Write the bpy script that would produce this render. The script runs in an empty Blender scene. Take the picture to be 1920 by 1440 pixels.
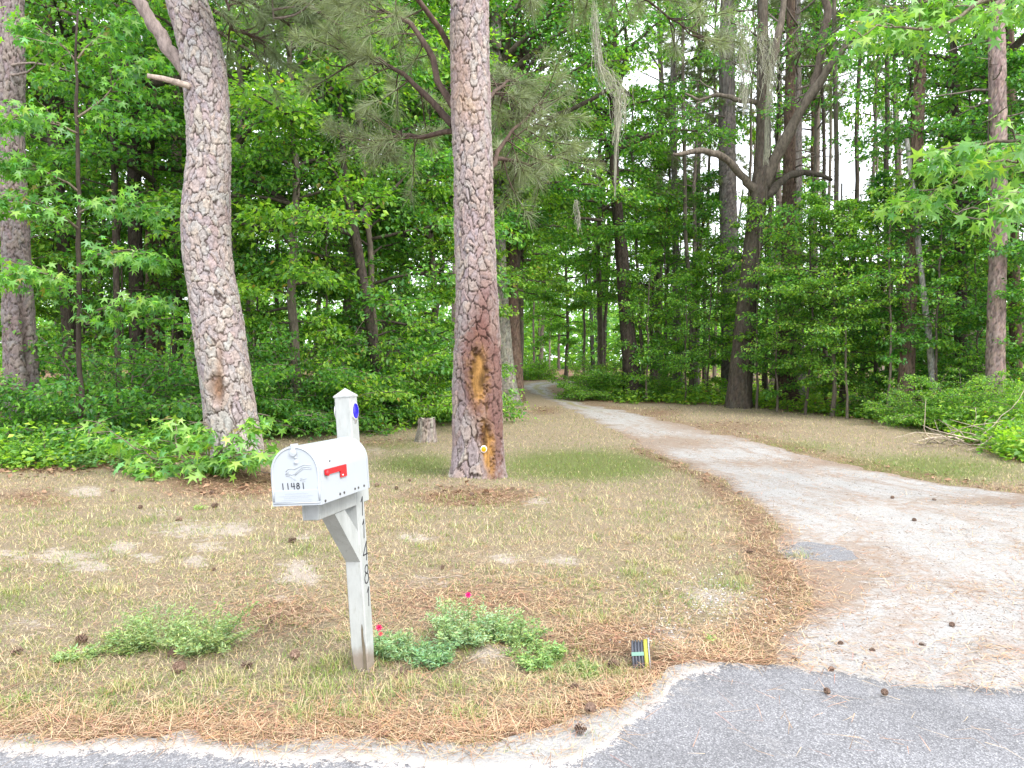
import bpy, math, random
import numpy as np
from mathutils import Matrix, Vector, Euler
R = math.radians
SC = bpy.context.scene
COL = SC.collection

# ------------------------------------------------------------------ camera
FPX = 26.0 / 36.0 * 1920.0
PITCH = math.atan(40.0 / FPX)
CAMZ = 1.65
cam_d = bpy.data.cameras.new('camera'); cam_d.lens = 26.0; cam_d.sensor_width = 36.0
cam_d.clip_end = 2000.0; cam_d.clip_start = 0.05
cam = bpy.data.objects.new('camera', cam_d); COL.objects.link(cam)
cam.location = (0, 0, CAMZ); cam.rotation_euler = (math.pi / 2 - PITCH, 0, 0)
SC.camera = cam

# ------------------------------------------------------------------ sky, sun, exposure
SUN_EL, SUN_AZ = 46.0, 142.0          # high behind the camera, veiled by cloud
w = bpy.data.worlds.new('World'); SC.world = w; w.use_nodes = True
nt = w.node_tree; nt.nodes.clear()
sky = nt.nodes.new('ShaderNodeTexSky'); sky.sky_type = 'NISHITA'; sky.sun_disc = False
sky.sun_elevation = R(SUN_EL); sky.sun_rotation = R(SUN_AZ); sky.dust_density = 4.0; sky.air_density = 1.0
mixw = nt.nodes.new('ShaderNodeMix'); mixw.data_type = 'RGBA'; mixw.inputs['Factor'].default_value = 0.80
mixw.inputs['B'].default_value = (9.3, 9.6, 10.2, 1)      # even cloud cover over the blue
bg = nt.nodes.new('ShaderNodeBackground'); bg.inputs['Strength'].default_value = 0.11
ow = nt.nodes.new('ShaderNodeOutputWorld')
nt.links.new(sky.outputs['Color'], mixw.inputs['A'])
nt.links.new(mixw.outputs['Result'], bg.inputs['Color'])
nt.links.new(bg.outputs['Background'], ow.inputs['Surface'])
sl = bpy.data.lights.new('sun', 'SUN'); sl.energy = 1.4; sl.angle = R(28); sl.color = (1.0, 0.96, 0.9)
sun = bpy.data.objects.new('sun', sl); COL.objects.link(sun)
az = R(SUN_AZ)
sdir = Vector((math.sin(az) * math.cos(R(SUN_EL)), math.cos(az) * math.cos(R(SUN_EL)), math.sin(R(SUN_EL))))
sun.rotation_euler = sdir.to_track_quat('Z', 'Y').to_euler()
vs = SC.view_settings; vs.view_transform = 'Standard'; vs.look = 'None'; vs.gamma = 1.0
vs.use_curve_mapping = False; vs.exposure = 1.72
cy = SC.cycles
cy.max_bounces = 5; cy.diffuse_bounces = 4; cy.glossy_bounces = 2; cy.transmission_bounces = 4
cy.use_denoising = True
try: cy.denoiser = 'OPENIMAGEDENOISE'; cy.denoising_input_passes = 'RGB_ALBEDO_NORMAL'
except Exception: pass
cy.sample_clamp_indirect = 6.0

# ------------------------------------------------------------------ projection helpers
CP, SP = math.cos(PITCH), math.sin(PITCH)
def ray(px, py):
    a = (px - 960.0) / FPX; b = (720.0 - py) / FPX
    return np.array([a, CP + b * SP, -SP + b * CP])
def P(px, py, d):
    r = ray(px, py); return np.array([0, 0, CAMZ]) + r * (d / r[1])
def proj(p):
    p = np.asarray(p, float); x = p[..., 0]; y = p[..., 1]; z = p[..., 2] - CAMZ
    f = np.maximum(y * CP - z * SP, 0.05); u = y * SP + z * CP
    return 960 + FPX * x / f, 720 - FPX * u / f

# ------------------------------------------------------------------ noise
def _h(i, j, s):
    i = i.astype(np.int64); j = j.astype(np.int64)
    n = (i * 374761393 + j * 668265263 + s * 1442695041) & 0xffffffff
    n = ((n ^ (n >> 13)) * 1274126177) & 0xffffffff
    n = ((n ^ (n >> 16)) * 2246822519) & 0xffffffff
    return ((n ^ (n >> 15)) & 0xffffff) / float(0xffffff)
def vnoise(x, y, s=0):
    x = np.asarray(x, float); y = np.asarray(y, float)
    i = np.floor(x); j = np.floor(y); fx = x - i; fy = y - j
    fx = fx * fx * (3 - 2 * fx); fy = fy * fy * (3 - 2 * fy)
    a = _h(i, j, s); b = _h(i + 1, j, s); c = _h(i, j + 1, s); d = _h(i + 1, j + 1, s)
    return (a * (1 - fx) + b * fx) * (1 - fy) + (c * (1 - fx) + d * fx) * fy
def fbm(x, y, s=0, o=4):
    t = 0; a = .5; n = 0
    for k in range(o):
        t = t + a * vnoise(x * 2 ** k, y * 2 ** k, s + k * 17); n += a; a *= .5
    return t / n
def worley(u, v, per, s=0, jit=.9):
    iu = np.floor(u); iv = np.floor(v)
    f1 = np.full(u.shape, 9.); f2 = np.full(u.shape, 9.); idv = np.zeros(u.shape)
    for du in (-1, 0, 1):
        for dv in (-1, 0, 1):
            a = iu + du; b = iv + dv; am = np.mod(a, per) if per else a
            px_ = a + .5 + jit * (_h(am, b, s) - .5); py_ = b + .5 + jit * (_h(am, b, s + 7) - .5)
            d = np.hypot(u - px_, v - py_); hid = _h(am, b, s + 13)
            m = d < f1
            f2 = np.where(m, f1, np.minimum(f2, d)); idv = np.where(m, hid, idv); f1 = np.where(m, d, f1)
    return f1, f2, idv
def sstep(a, b, x):
    t = np.clip((x - a) / (b - a), 0, 1); return t * t * (3 - 2 * t)

# ------------------------------------------------------------------ terrain
def hbase(y):
    y = np.asarray(y, float)
    t = np.clip(y - 9, 0, 55)
    return np.where(t < 6, t * t / 12 * .019, (t - 3) * .019)
def G(px, py, h=None):
    r = ray(px, py); lo, hi = .5, 400.
    f = lambda d: CAMZ + r[2] * d / r[1] - float(hbase(d))
    d = 1.0
    while d < 400 and f(d) > 0: d *= 1.02
    lo, hi = d / 1.02, d
    for _ in range(30):
        m = (lo + hi) / 2
        if f(m) > 0: lo = m
        else: hi = m
    return np.array([r[0] * lo / r[1], lo, float(hbase(lo))])
A_BASE = G(447, 884); B_BASE = G(898, 908); POST = G(683, 1254); PIPE = G(1204, 1240)
def hz(x, y):
    x = np.asarray(x, float); y = np.asarray(y, float)
    h = hbase(y)
    lawn = sstep(3.3, 4.6, y)
    h = h + lawn * (.05 * (fbm(x * .5, y * .5, 3, 3) - .5) + .035 * (fbm(x * 2.2, y * 2.2, 5, 3) - .5))
    h = h + .15 * np.exp(-((x - A_BASE[0]) ** 2 + (y - A_BASE[1] + .2) ** 2) / .85 ** 2)
    h = h + .09 * np.exp(-((x - B_BASE[0]) ** 2 + (y - B_BASE[1]) ** 2) / .8 ** 2)
    h = h - .05 * np.exp(-((x - PIPE[0] + .25) ** 2 / .35 ** 2 + (y - PIPE[1]) ** 2 / .22 ** 2))
    h = h + .03 * np.exp(-((x - PIPE[0] - .25) ** 2 / .25 ** 2 + (y - PIPE[1]) ** 2 / .2 ** 2))
    m = G(925, 1225)
    h = h + .05 * np.exp(-((x - m[0]) ** 2 + (y - m[1]) ** 2) / .14 ** 2)
    return h
def on(px, py, dz=0.0):
    g = G(px, py); return np.array([g[0], g[1], float(hz(g[0], g[1])) + dz])

# ------------------------------------------------------------------ mesh building
class MB:
    def __init__(s): s.v = []; s.q = []; s.t = []; s.c = []; s.n = 0
    def add(s, v, q=None, t=None, c=(1, 1, 1)):
        v = np.asarray(v, float).reshape(-1, 3); n = len(v)
        if n == 0: return
        if q is not None and len(q): s.q.append(np.asarray(q, np.int64).reshape(-1, 4) + s.n)
        if t is not None and len(t): s.t.append(np.asarray(t, np.int64).reshape(-1, 3) + s.n)
        c = np.asarray(c, float)
        s.c.append(np.broadcast_to(c, (n, 3)) if c.ndim == 1 else c)
        s.v.append(v); s.n += n
    def mesh(s, name, mat, smooth=True):
        me = bpy.data.meshes.new(name)
        v = np.concatenate(s.v) if s.v else np.zeros((0, 3))
        q = np.concatenate(s.q) if s.q else np.zeros((0, 4), np.int64)
        t = np.concatenate(s.t) if s.t else np.zeros((0, 3), np.int64)
        me.vertices.add(len(v)); me.vertices.foreach_set('co', v.astype(np.float32).ravel())
        loops = np.concatenate([q.ravel(), t.ravel()])
        me.loops.add(len(loops)); me.loops.foreach_set('vertex_index', loops.astype(np.int32))
        npoly = len(q) + len(t); me.polygons.add(npoly)
        st = np.concatenate([np.arange(len(q)) * 4, len(q) * 4 + np.arange(len(t)) * 3])
        me.polygons.foreach_set('loop_start', st.astype(np.int32))
        me.polygons.foreach_set('use_smooth', np.full(npoly, smooth, bool))
        me.update(calc_edges=True)
        ca = me.color_attributes.new('col', 'FLOAT_COLOR', 'POINT')
        c = np.ones((len(v), 4), np.float32); c[:, :3] = np.concatenate(s.c)
        ca.data.foreach_set('color', c.ravel())
        if mat is not None: me.materials.append(mat)
        me.validate()
        return me
    def build(s, name, mat, parent=None, smooth=True, kind=None, label=None):
        o = link(name, s.mesh(name, mat, smooth), parent)
        if kind: o['kind'] = kind
        if label: o['label'] = label
        return o
def link(name, data, parent=None):
    o = bpy.data.objects.new(name, data); COL.objects.link(o)
    if parent is not None: o.parent = parent
    return o
def tag(o, label=None, cat=None, group=None, kind=None):
    if label: o['label'] = label
    if cat: o['category'] = cat
    if group: o['group'] = group
    if kind: o['kind'] = kind
    return o
def thing(name, label, cat, loc=(0, 0, 0), group=None, rz=0, s=1):
    o = link(name, None); o.empty_display_size = .2; o.location = Vector(loc); o.rotation_euler = (0, 0, rz)
    o.scale = (s, s, s) if not hasattr(s, '__len__') else s
    return tag(o, label, cat, group)
def norm(a): return a / np.maximum(np.linalg.norm(a, axis=-1, keepdims=True), 1e-9)
def tube(mb, pts, rad, n=6, c=(1, 1, 1), cap=True):
    pts = np.asarray(pts, float); m = len(pts); rad = np.broadcast_to(np.asarray(rad, float), (m,))
    tg = norm(np.gradient(pts, axis=0))
    ref = np.array([0, 0, 1.]) if abs(tg[:, 2]).mean() < .8 else np.array([1., 0, 0])
    a = norm(np.cross(tg, ref)); b = np.cross(tg, a)
    th = np.arange(n) * 2 * np.pi / n
    ring = pts[:, None] + rad[:, None, None] * (np.cos(th)[None, :, None] * a[:, None] + np.sin(th)[None, :, None] * b[:, None])
    i = np.arange(m - 1)[:, None] * n; j = np.arange(n)[None]; j2 = (j + 1) % n
    q = np.stack([i + j, i + j2, i + n + j2, i + n + j], -1).reshape(-1, 4)
    v = ring.reshape(-1, 3); t = None
    if cap:
        k = len(v); v = np.concatenate([v, pts[:1], pts[-1:]])
        jj = np.arange(n)
        t = np.concatenate([np.stack([np.full(n, k), (jj + 1) % n, jj], -1),
                            np.stack([np.full(n, k + 1), (m - 1) * n + jj, (m - 1) * n + (jj + 1) % n], -1)])
    mb.add(v, q, t, c)
def box(mb, lo, hi, c=(1, 1, 1), bev=0.0, M=None):
    lo = np.array(lo, float); hi = np.array(hi, float)
    if bev <= 0:
        v = np.array([[x, y, z] for x in (lo[0], hi[0]) for y in (lo[1], hi[1]) for z in (lo[2], hi[2])])
        q = [(0, 1, 3, 2), (4, 6, 7, 5), (0, 4, 5, 1), (2, 3, 7, 6), (0, 2, 6, 4), (1, 5, 7, 3)]
        t = None
    else:
        v = []; idx = {}
        for s0 in (0, 1):
            for s1 in (0, 1):
                for s2 in (0, 1):
                    s_ = (s0, s1, s2)
                    for ax in range(3):
                        p = [(lo[k] + bev if s_[k] == 0 else hi[k] - bev) for k in range(3)]
                        p[ax] = lo[ax] if s_[ax] == 0 else hi[ax]
                        idx[(s_, ax)] = len(v); v.append(p)
        v = np.array(v); q = []; t = []
        for ax in range(3):
            o1, o2 = [k for k in range(3) if k != ax]
            for sv in (0, 1):
                f = []
                for (a_, b_) in ((0, 0), (1, 0), (1, 1), (0, 1)):
                    s_ = [0, 0, 0]; s_[ax] = sv; s_[o1] = a_; s_[o2] = b_; f.append(idx[(tuple(s_), ax)])
                q.append(f)
            for a_ in (0, 1):
                for b_ in (0, 1):
                    s0 = [0, 0, 0]; s0[o1] = a_; s0[o2] = b_; s1 = list(s0); s1[ax] = 1
                    q.append([idx[(tuple(s0), o1)], idx[(tuple(s1), o1)], idx[(tuple(s1), o2)], idx[(tuple(s0), o2)]])
        for s0 in (0, 1):
            for s1 in (0, 1):
                for s2 in (0, 1): t.append([idx[((s0, s1, s2), k)] for k in range(3)])
    if M is not None:
        M = np.array(M); v = v @ M[:3, :3].T + M[:3, 3]
    mb.add(v, q, t, c)

# ------------------------------------------------------------------ materials
def mat_new(name):
    m = bpy.data.materials.new(name); m.use_nodes = True
    nt = m.node_tree; b = nt.nodes['Principled BSDF']; return m, nt, b
def N(nt, typ, **kw):
    n = nt.nodes.new(typ)
    for k, v in kw.items():
        if k in n.inputs: n.inputs[k].default_value = v
        else: setattr(n, k, v)
    return n
def mixc(nt, fac, a, b, mode='MIX'):
    m = nt.nodes.new('ShaderNodeMix'); m.data_type = 'RGBA'; m.blend_type = mode
    for s, v in (('Factor', fac), ('A', a), ('B', b)):
        if isinstance(v, bpy.types.NodeSocket): nt.links.new(v, m.inputs[s])
        elif s == 'Factor': m.inputs[s].default_value = v
        else: m.inputs[s].default_value = (*v, 1)
    return m.outputs['Result']
def ramp(nt, src, stops):
    r = nt.nodes.new('ShaderNodeValToRGB'); nt.links.new(src, r.inputs['Fac'])
    e = r.color_ramp.elements
    while len(e) < len(stops): e.new(.5)
    for k, (p, c) in enumerate(stops):
        e[k].position = p; e[k].color = (*c, 1) if hasattr(c, '__len__') else (c, c, c, 1)
    return r.outputs['Color']
def noise(nt, scale, detail=4, rough=.6, vec=None, out='Fac', dist=0.0):
    n = nt.nodes.new('ShaderNodeTexNoise'); n.inputs['Scale'].default_value = scale
    n.inputs['Detail'].default_value = detail; n.inputs['Roughness'].default_value = rough; n.inputs['Distortion'].default_value = dist
    if vec is not None: nt.links.new(vec, n.inputs['Vector'])
    return n.outputs[out]
def pos(nt, sc=(1, 1, 1), obj=False):
    if obj:
        g = nt.nodes.new('ShaderNodeTexCoord').outputs['Object']
    else:
        g = nt.nodes.new('ShaderNodeNewGeometry').outputs['Position']
    if sc == (1, 1, 1): return g
    m = nt.nodes.new('ShaderNodeMapping'); m.inputs['Scale'].default_value = sc
    nt.links.new(g, m.inputs['Vector']); return m.outputs['Vector']
def vcol(nt):
    a = nt.nodes.new('ShaderNodeAttribute'); a.attribute_name = 'col'; return a.outputs['Color']
def bump(nt, b, h, strength=.3, dist=.01):
    n = nt.nodes.new('ShaderNodeBump'); n.inputs['Strength'].default_value = strength; n.inputs['Distance'].default_value = dist
    nt.links.new(h, n.inputs['Height']); nt.links.new(n.outputs['Normal'], b.inputs['Normal'])
def mat_plain(name, c, rough=.6, spec=.4, metallic=0.0, var=.1, nscale=30):
    m, nt, b = mat_new(name)
    n = noise(nt, nscale, 4, .6, pos(nt, obj=True))
    col = mixc(nt, n, tuple(x * (1 - var) for x in c), tuple(min(1, x * (1 + var)) for x in c))
    nt.links.new(col, b.inputs['Base Color'])
    b.inputs['Roughness'].default_value = rough; b.inputs['Specular IOR Level'].default_value = spec; b.inputs['Metallic'].default_value = metallic
    return m
def mat_vcol(name, rough=.8, spec=.2, ns=40, var=.25, bs=.0, bd=.01, sc=(1, 1, 1), rnd=.0):
    m, nt, b = mat_new(name)
    c = vcol(nt); n = noise(nt, ns, 5, .65, pos(nt, sc, True))
    f = ramp(nt, n, [(.25, 1 - var), (.75, 1 + var)])
    c = mixc(nt, 1.0, c, f, 'MULTIPLY')
    if rnd:
        oi = nt.nodes.new('ShaderNodeObjectInfo')
        c = mixc(nt, 1.0, c, ramp(nt, oi.outputs['Random'], [(0, 1 - rnd), (1, 1 + rnd)]), 'MULTIPLY')
    nt.links.new(c, b.inputs['Base Color'])
    b.inputs['Roughness'].default_value = rough; b.inputs['Specular IOR Level'].default_value = spec
    if bs: bump(nt, b, n, bs, bd)
    return m
def mat_leaf(name, trans=.52, rough=.5, spec=.28, tint=(1, 1, 1), rnd=True):
    m, nt, b = mat_new(name)
    c = vcol(nt)
    c = mixc(nt, 1.0, c, tint, 'MULTIPLY')
    if rnd:
        oi = nt.nodes.new('ShaderNodeObjectInfo')
        c = mixc(nt, 1.0, c, ramp(nt, oi.outputs['Random'], [(0, (.62, .80, .85)), (.5, (.95, 1, 1)), (1, (1.3, 1.15, .9))]), 'MULTIPLY')
    df = nt.nodes.new('ShaderNodeBsdfDiffuse'); nt.links.new(c, df.inputs['Color'])
    gl = nt.nodes.new('ShaderNodeBsdfGlossy'); gl.inputs['Roughness'].default_value = rough; gl.inputs['Color'].default_value = (.9, .95, 1, 1)
    m0 = nt.nodes.new('ShaderNodeMixShader'); m0.inputs['Fac'].default_value = spec * .22
    nt.links.new(df.outputs['BSDF'], m0.inputs[1]); nt.links.new(gl.outputs['BSDF'], m0.inputs[2]); nt.nodes.remove(b)
    tr = nt.nodes.new('ShaderNodeBsdfTranslucent')
    nt.links.new(mixc(nt, 1.0, c, (1.22, 1.35, .45), 'MULTIPLY'), tr.inputs['Color'])
    mx = nt.nodes.new('ShaderNodeMixShader'); mx.inputs['Fac'].default_value = trans
    nt.links.new(m0.outputs['Shader'], mx.inputs[1]); nt.links.new(tr.outputs['BSDF'], mx.inputs[2])
    nt.links.new(mx.outputs['Shader'], nt.nodes['Material Output'].inputs['Surface'])
    return m
M_LEAF = mat_leaf('leaf_green')
M_HERO = mat_leaf('leaf_fresh', .45, .45, .3)
M_NEEDLE = mat_leaf('pine_needle', .25, .5, .3, rnd=False)
M_GRASS = mat_leaf('grass_blade', .25, .6, .2, rnd=False)
M_WOOD = mat_vcol('bark_rough', .9, .15, 14, .6, .8, .03, (1, 1, .35), rnd=.25)
M_BARK = mat_vcol('bark_plates', .85, .2, 60, .28, .35, .006)
M_STRAW = mat_vcol('dry_needles', .7, .25, 20, .15)
M_MOSS = mat_leaf('hanging_moss', .35, .9, .05, rnd=False)
# ------------------------------------------------------------------ ground zones (authored from ground points)
def zone(px, py, L):
    t = np.zeros(np.shape(px))
    for (a, b, rx, ry, s) in L:
        t = np.maximum(t, s * np.exp(-(((px - a) / rx) ** 2 + ((py - b) / ry) ** 2)))  # soft spot
    return t
SANDZ = [(161, 922, 28, 8, 1), (227, 1027, 28, 9, 1), (169, 1061, 34, 9, 1), (120, 1042, 60, 11, .9), (375, 994, 70, 14, .8), (559, 1076, 32, 17, 1),
         (367, 1052, 16, 8, .9), (442, 992, 28, 10, 1), (274, 1046, 26, 7, .9), (390, 1024, 34, 9, .8), (574, 1009, 14, 7, .8), (20, 1040, 30, 8, .8),
         (779, 1007, 30, 7, .9), (947, 1046, 30, 8, .9), (1049, 1050, 32, 7, .9), (1007, 939, 24, 7, .8), (530, 1120, 40, 12, .5), (40, 1170, 60, 25, .5),
         (925, 1225, 35, 16, .8), (1330, 1120, 60, 25, .7), (1260, 1190, 50, 25, .6), (800, 1090, 60, 14, .5), (300, 960, 40, 8, .5), (700, 845, 20, 5, .6)]
LITZ = [(430, 905, 150, 32, 1), (890, 932, 150, 22, .9), (60, 935, 90, 22, .7), (520, 1150, 110, 40, .7), (900, 1130, 260, 50, .65), (1150, 1200, 160, 50, .8),
        (1470, 1080, 70, 70, .9), (1350, 1225, 90, 32, 1), (1350, 800, 210, 20, .55), (1230, 775, 80, 14, .6), (600, 950, 120, 25, .55), (700, 830, 120, 14, .5),
        (1300, 880, 80, 20, .4), (1020, 770, 50, 12, .6)]
GRNZ = [(1090, 872, 190, 34, 1.15), (780, 872, 100, 28, .95), (740, 835, 80, 14, .7), (270, 1330, 240, 22, .7), (40, 1130, 120, 40, .45), (300, 1180, 150, 50, .5),
        (1000, 960, 260, 40, .4), (1380, 1080, 60, 30, .5), (1450, 840, 180, 20, .75), (1700, 880, 280, 34, .95), (560, 1030, 90, 40, .45), (860, 1340, 200, 20, .35),
        (250, 980, 250, 30, .4), (600, 1260, 120, 30, .4), (420, 1270, 150, 40, .4), (1185, 1080, 30, 14, .6)]
def poly_d(L):
    g = np.array([G(*p) for p in L]); return g
# asphalt far edge, sand shoulder top edge : depth as function of x
ROADL = [(-900, 1376), (-200, 1380), (0, 1388), (150, 1394), (320, 1400), (500, 1408), (640, 1416), (790, 1428), (930, 1430), (1052, 1414), (1127, 1384), (1202, 1331),
         (1240, 1300), (1250, 1272), (1290, 1261), (1347, 1252), (1437, 1250), (1505, 1262), (1599, 1264), (1692, 1286), (1767, 1288), (1842, 1294), (1920, 1296), (2600, 1310)]
SHL = [(-900, 1366), (-200, 1372), (0, 1379), (200, 1384), (420, 1389), (640, 1392), (884, 1390), (996, 1378), (1090, 1340), (1165, 1316), (1220, 1285), (1250, 1262), (1300, 1252)]
def road_y(x, nz=True):
    g = poly_d(ROADL); y = np.interp(x, g[:, 0], g[:, 1])
    if nz: y = y + .11 * (fbm(np.asarray(x) * 6, 0 * np.asarray(x), 21, 4) - .5)
    return y
def sh_y(x):
    g = poly_d(SHL); return np.interp(x, g[:, 0], g[:, 1]) + .22 * (fbm(np.asarray(x) * 7, 0 * np.asarray(x), 23, 4) - .5)
DL = [(1395, 1330), (1405, 1262), (1425, 1232), (1440, 1205), (1475, 1165), (1500, 1135), (1505, 1100), (1480, 1070), (1462, 1035), (1452, 1008), (1430, 972), (1400, 932), (1340, 896), (1280, 868), (1220, 845), (1150, 806),
      (1105, 786), (1060, 766), (1020, 748), (1000, 738), (985, 730), (977, 726), (985, 721), (1010, 717.5), (1075, 714), (1140, 712.5)]
DR = [(2900, 1330), (2800, 1100), (2400, 985), (2100, 948), (1920, 928), (1800, 910), (1700, 892), (1600, 872), (1480, 846), (1400, 823), (1290, 800), (1225, 783), (1170, 770),
      (1105, 759), (1070, 751), (1050, 743), (1035, 735), (1030, 728), (1040, 722), (1075, 718), (1140, 715)]
def drive_lr(d):
    a = poly_d(DL); b = poly_d(DR)
    a = a[np.argsort(a[:, 1])]; b = b[np.argsort(b[:, 1])]
    xl = np.interp(d, a[:, 1], a[:, 0]); xr = np.interp(d, b[:, 1], b[:, 0])
    k = np.clip(np.asarray(d) / 10, .4, 1.5)
    xl = xl + k * .35 * (fbm(np.asarray(d) * 2.5, 0 * np.asarray(d), 31, 4) - .5); xr = xr + k * .4 * (fbm(np.asarray(d) * 2.2, 0 * np.asarray(d), 37, 4) - .5)
    return xl, np.maximum(xr, xl + .3)
EDGE = [(-900, 905), (0, 893), (150, 885), (330, 868), (480, 830), (560, 808), (700, 797), (850, 782), (950, 762), (978, 730), (985, 716), (1060, 712), (1066, 745), (1090, 752),
        (1180, 757), (1400, 764), (1600, 786), (1750, 806), (1850, 850), (1920, 868), (2800, 930)]
_eg = np.array([[p[0], G(*p)[1]] for p in EDGE])
def wood_amt(x, d):
    px = 960 + FPX * x / np.maximum(d, .3)
    e = np.interp(px, _eg[:, 0], _eg[:, 1])
    return sstep(-.05, .08, (d - e) / np.maximum(e, 1) + .06 * (fbm(x * .9, d * .9, 41, 3) - .5))
def masks(x, y):
    z = hz(x, y); px, py = proj(np.stack([x, y, z], -1))
    px = px + 26 * (fbm(x * 6, y * 6, 51, 3) - .5) * np.clip(6 / np.maximum(y, 1), .3, 2); py = py + 14 * (fbm(x * 6, y * 6, 57, 3) - .5) * np.clip(6 / np.maximum(y, 1), .3, 2)
    s = .62 * zone(px, py, [(a, b, rx * 1.5, ry * 1.6, q) for (a, b, rx, ry, q) in SANDZ]); l = zone(px, py, LITZ); g = zone(px, py, GRNZ)
    rd = y - sh_y(x)
    l = np.maximum(l, np.exp(-(np.clip(rd, 0, 9) / .28) ** 2))
    xl, xr = drive_lr(np.clip(y, 3.4, 70))
    l = np.maximum(l, .62 * np.exp(-((x - xl + .15) / .28) ** 2) * (y < 14)); l = np.maximum(l, .5 * np.exp(-((x - xr - .25) / (.2 + .03 * y)) ** 2))
    w_ = wood_amt(x, y)
    return s * (1 - w_), g * (1 - w_), np.maximum(l, w_), w_

# ------------------------------------------------------------------ ground sheet
def ground_sheet():
    d = np.concatenate([np.linspace(-12, 2.6, 16), np.geomspace(2.75, 26, 260), np.geomspace(27, 600, 60)])
    s = np.concatenate([np.linspace(-6, -1.05, 16), np.linspace(-1, 1, 260), np.linspace(1.05, 6, 16)])
    D, S = np.meshgrid(d, s, indexing='ij'); X = S * np.maximum(D, 3.0)
    Z = hz(X, D); sv, gv, lv, wv = masks(X, D)
    xl, xr = drive_lr(np.clip(D, 3.4, 70))
    ind = sstep(.02, .2, X - xl) * sstep(.02, .2, xr - X) * (D > 3.3) * (D < 62)
    Z = Z - .012 * ind - .03 * (D < 3.0)
    mb = MB(); n, m = D.shape
    i = np.arange(n - 1)[:, None] * m; j = np.arange(m - 1)[None]
    q = np.stack([i + j, i + j + 1, i + m + j + 1, i + m + j], -1).reshape(-1, 4)
    mb.add(np.stack([X, D, Z], -1), q, c=np.stack([sv, gv, lv], -1).reshape(-1, 3))
    M, nt, b = mat_new('lawn_soil')
    a = nt.nodes.new('ShaderNodeSeparateColor'); nt.links.new(vcol(nt), a.inputs['Color'])
    p = pos(nt)
    n1 = noise(nt, 9, 6, .7, p); n2 = noise(nt, 55, 5, .75, p); n3 = noise(nt, 1.3, 3, .5, p); n4 = noise(nt, 240, 3, .7, p)
    def madd(x, k, y):
        q_ = nt.nodes.new('ShaderNodeMath'); q_.operation = 'MULTIPLY_ADD'; nt.links.new(x, q_.inputs[0]); q_.inputs[1].default_value = k
        if isinstance(y, bpy.types.NodeSocket): nt.links.new(y, q_.inputs[2])
        else: q_.inputs[2].default_value = y
        return q_.outputs[0]
    tan = mixc(nt, n2, (.185, .145, .09), (.46, .39, .27))
    tan = mixc(nt, ramp(nt, n1, [(.42, 0.), (.62, .8)]), tan, mixc(nt, n2, (.19, .135, .10), (.46, .36, .28)))
    gf = ramp(nt, madd(n1, .8, madd(a.outputs['Green'], .9, -.62)), [(.05, 0.), (.5, .85)])
    col = mixc(nt, gf, tan, mixc(nt, n2, (.07, .10, .025), (.24, .28, .09)))
    lf = ramp(nt, madd(n2, .35, madd(n1, .55, madd(a.outputs['Blue'], 1.0, -.65))), [(.1, 0.), (.5, 1.)])
    lit = mixc(nt, n2, (.09, .05, .03), (.35, .225, .15))
    col = mixc(nt, lf, col, lit)
    sf = ramp(nt, madd(n2, .7, madd(n1, 1.3, madd(a.outputs['Red'], 1.0, -1.05))), [(.22, 0.), (.42, 1.)])
    col = mixc(nt, sf, col, mixc(nt, n2, (.38, .31, .25), (.62, .55, .49)))
    col = mixc(nt, 1.0, col, ramp(nt, n4, [(.3, .45), (.7, 1.45)]), 'MULTIPLY')
    nt.links.new(col, b.inputs['Base Color']); b.inputs['Roughness'].default_value = .95; b.inputs['Specular IOR Level'].default_value = .1
    bump(nt, b, n2, 1.0, .04)
    tag(mb.build('ground', M), kind='structure')
def sheet(name, rows, mat, colf=None):
    n, m = rows.shape[:2]
    mb = MB(); i = np.arange(n - 1)[:, None] * m; j = np.arange(m - 1)[None]
    q = np.stack([i + j, i + j + 1, i + m + j + 1, i + m + j], -1).reshape(-1, 4)
    c = (1, 1, 1) if colf is None else colf(rows[..., 0], rows[..., 1]).reshape(-1, 3)
    mb.add(rows, q, c=c); return tag(mb.build(name, mat), kind='structure')
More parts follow.
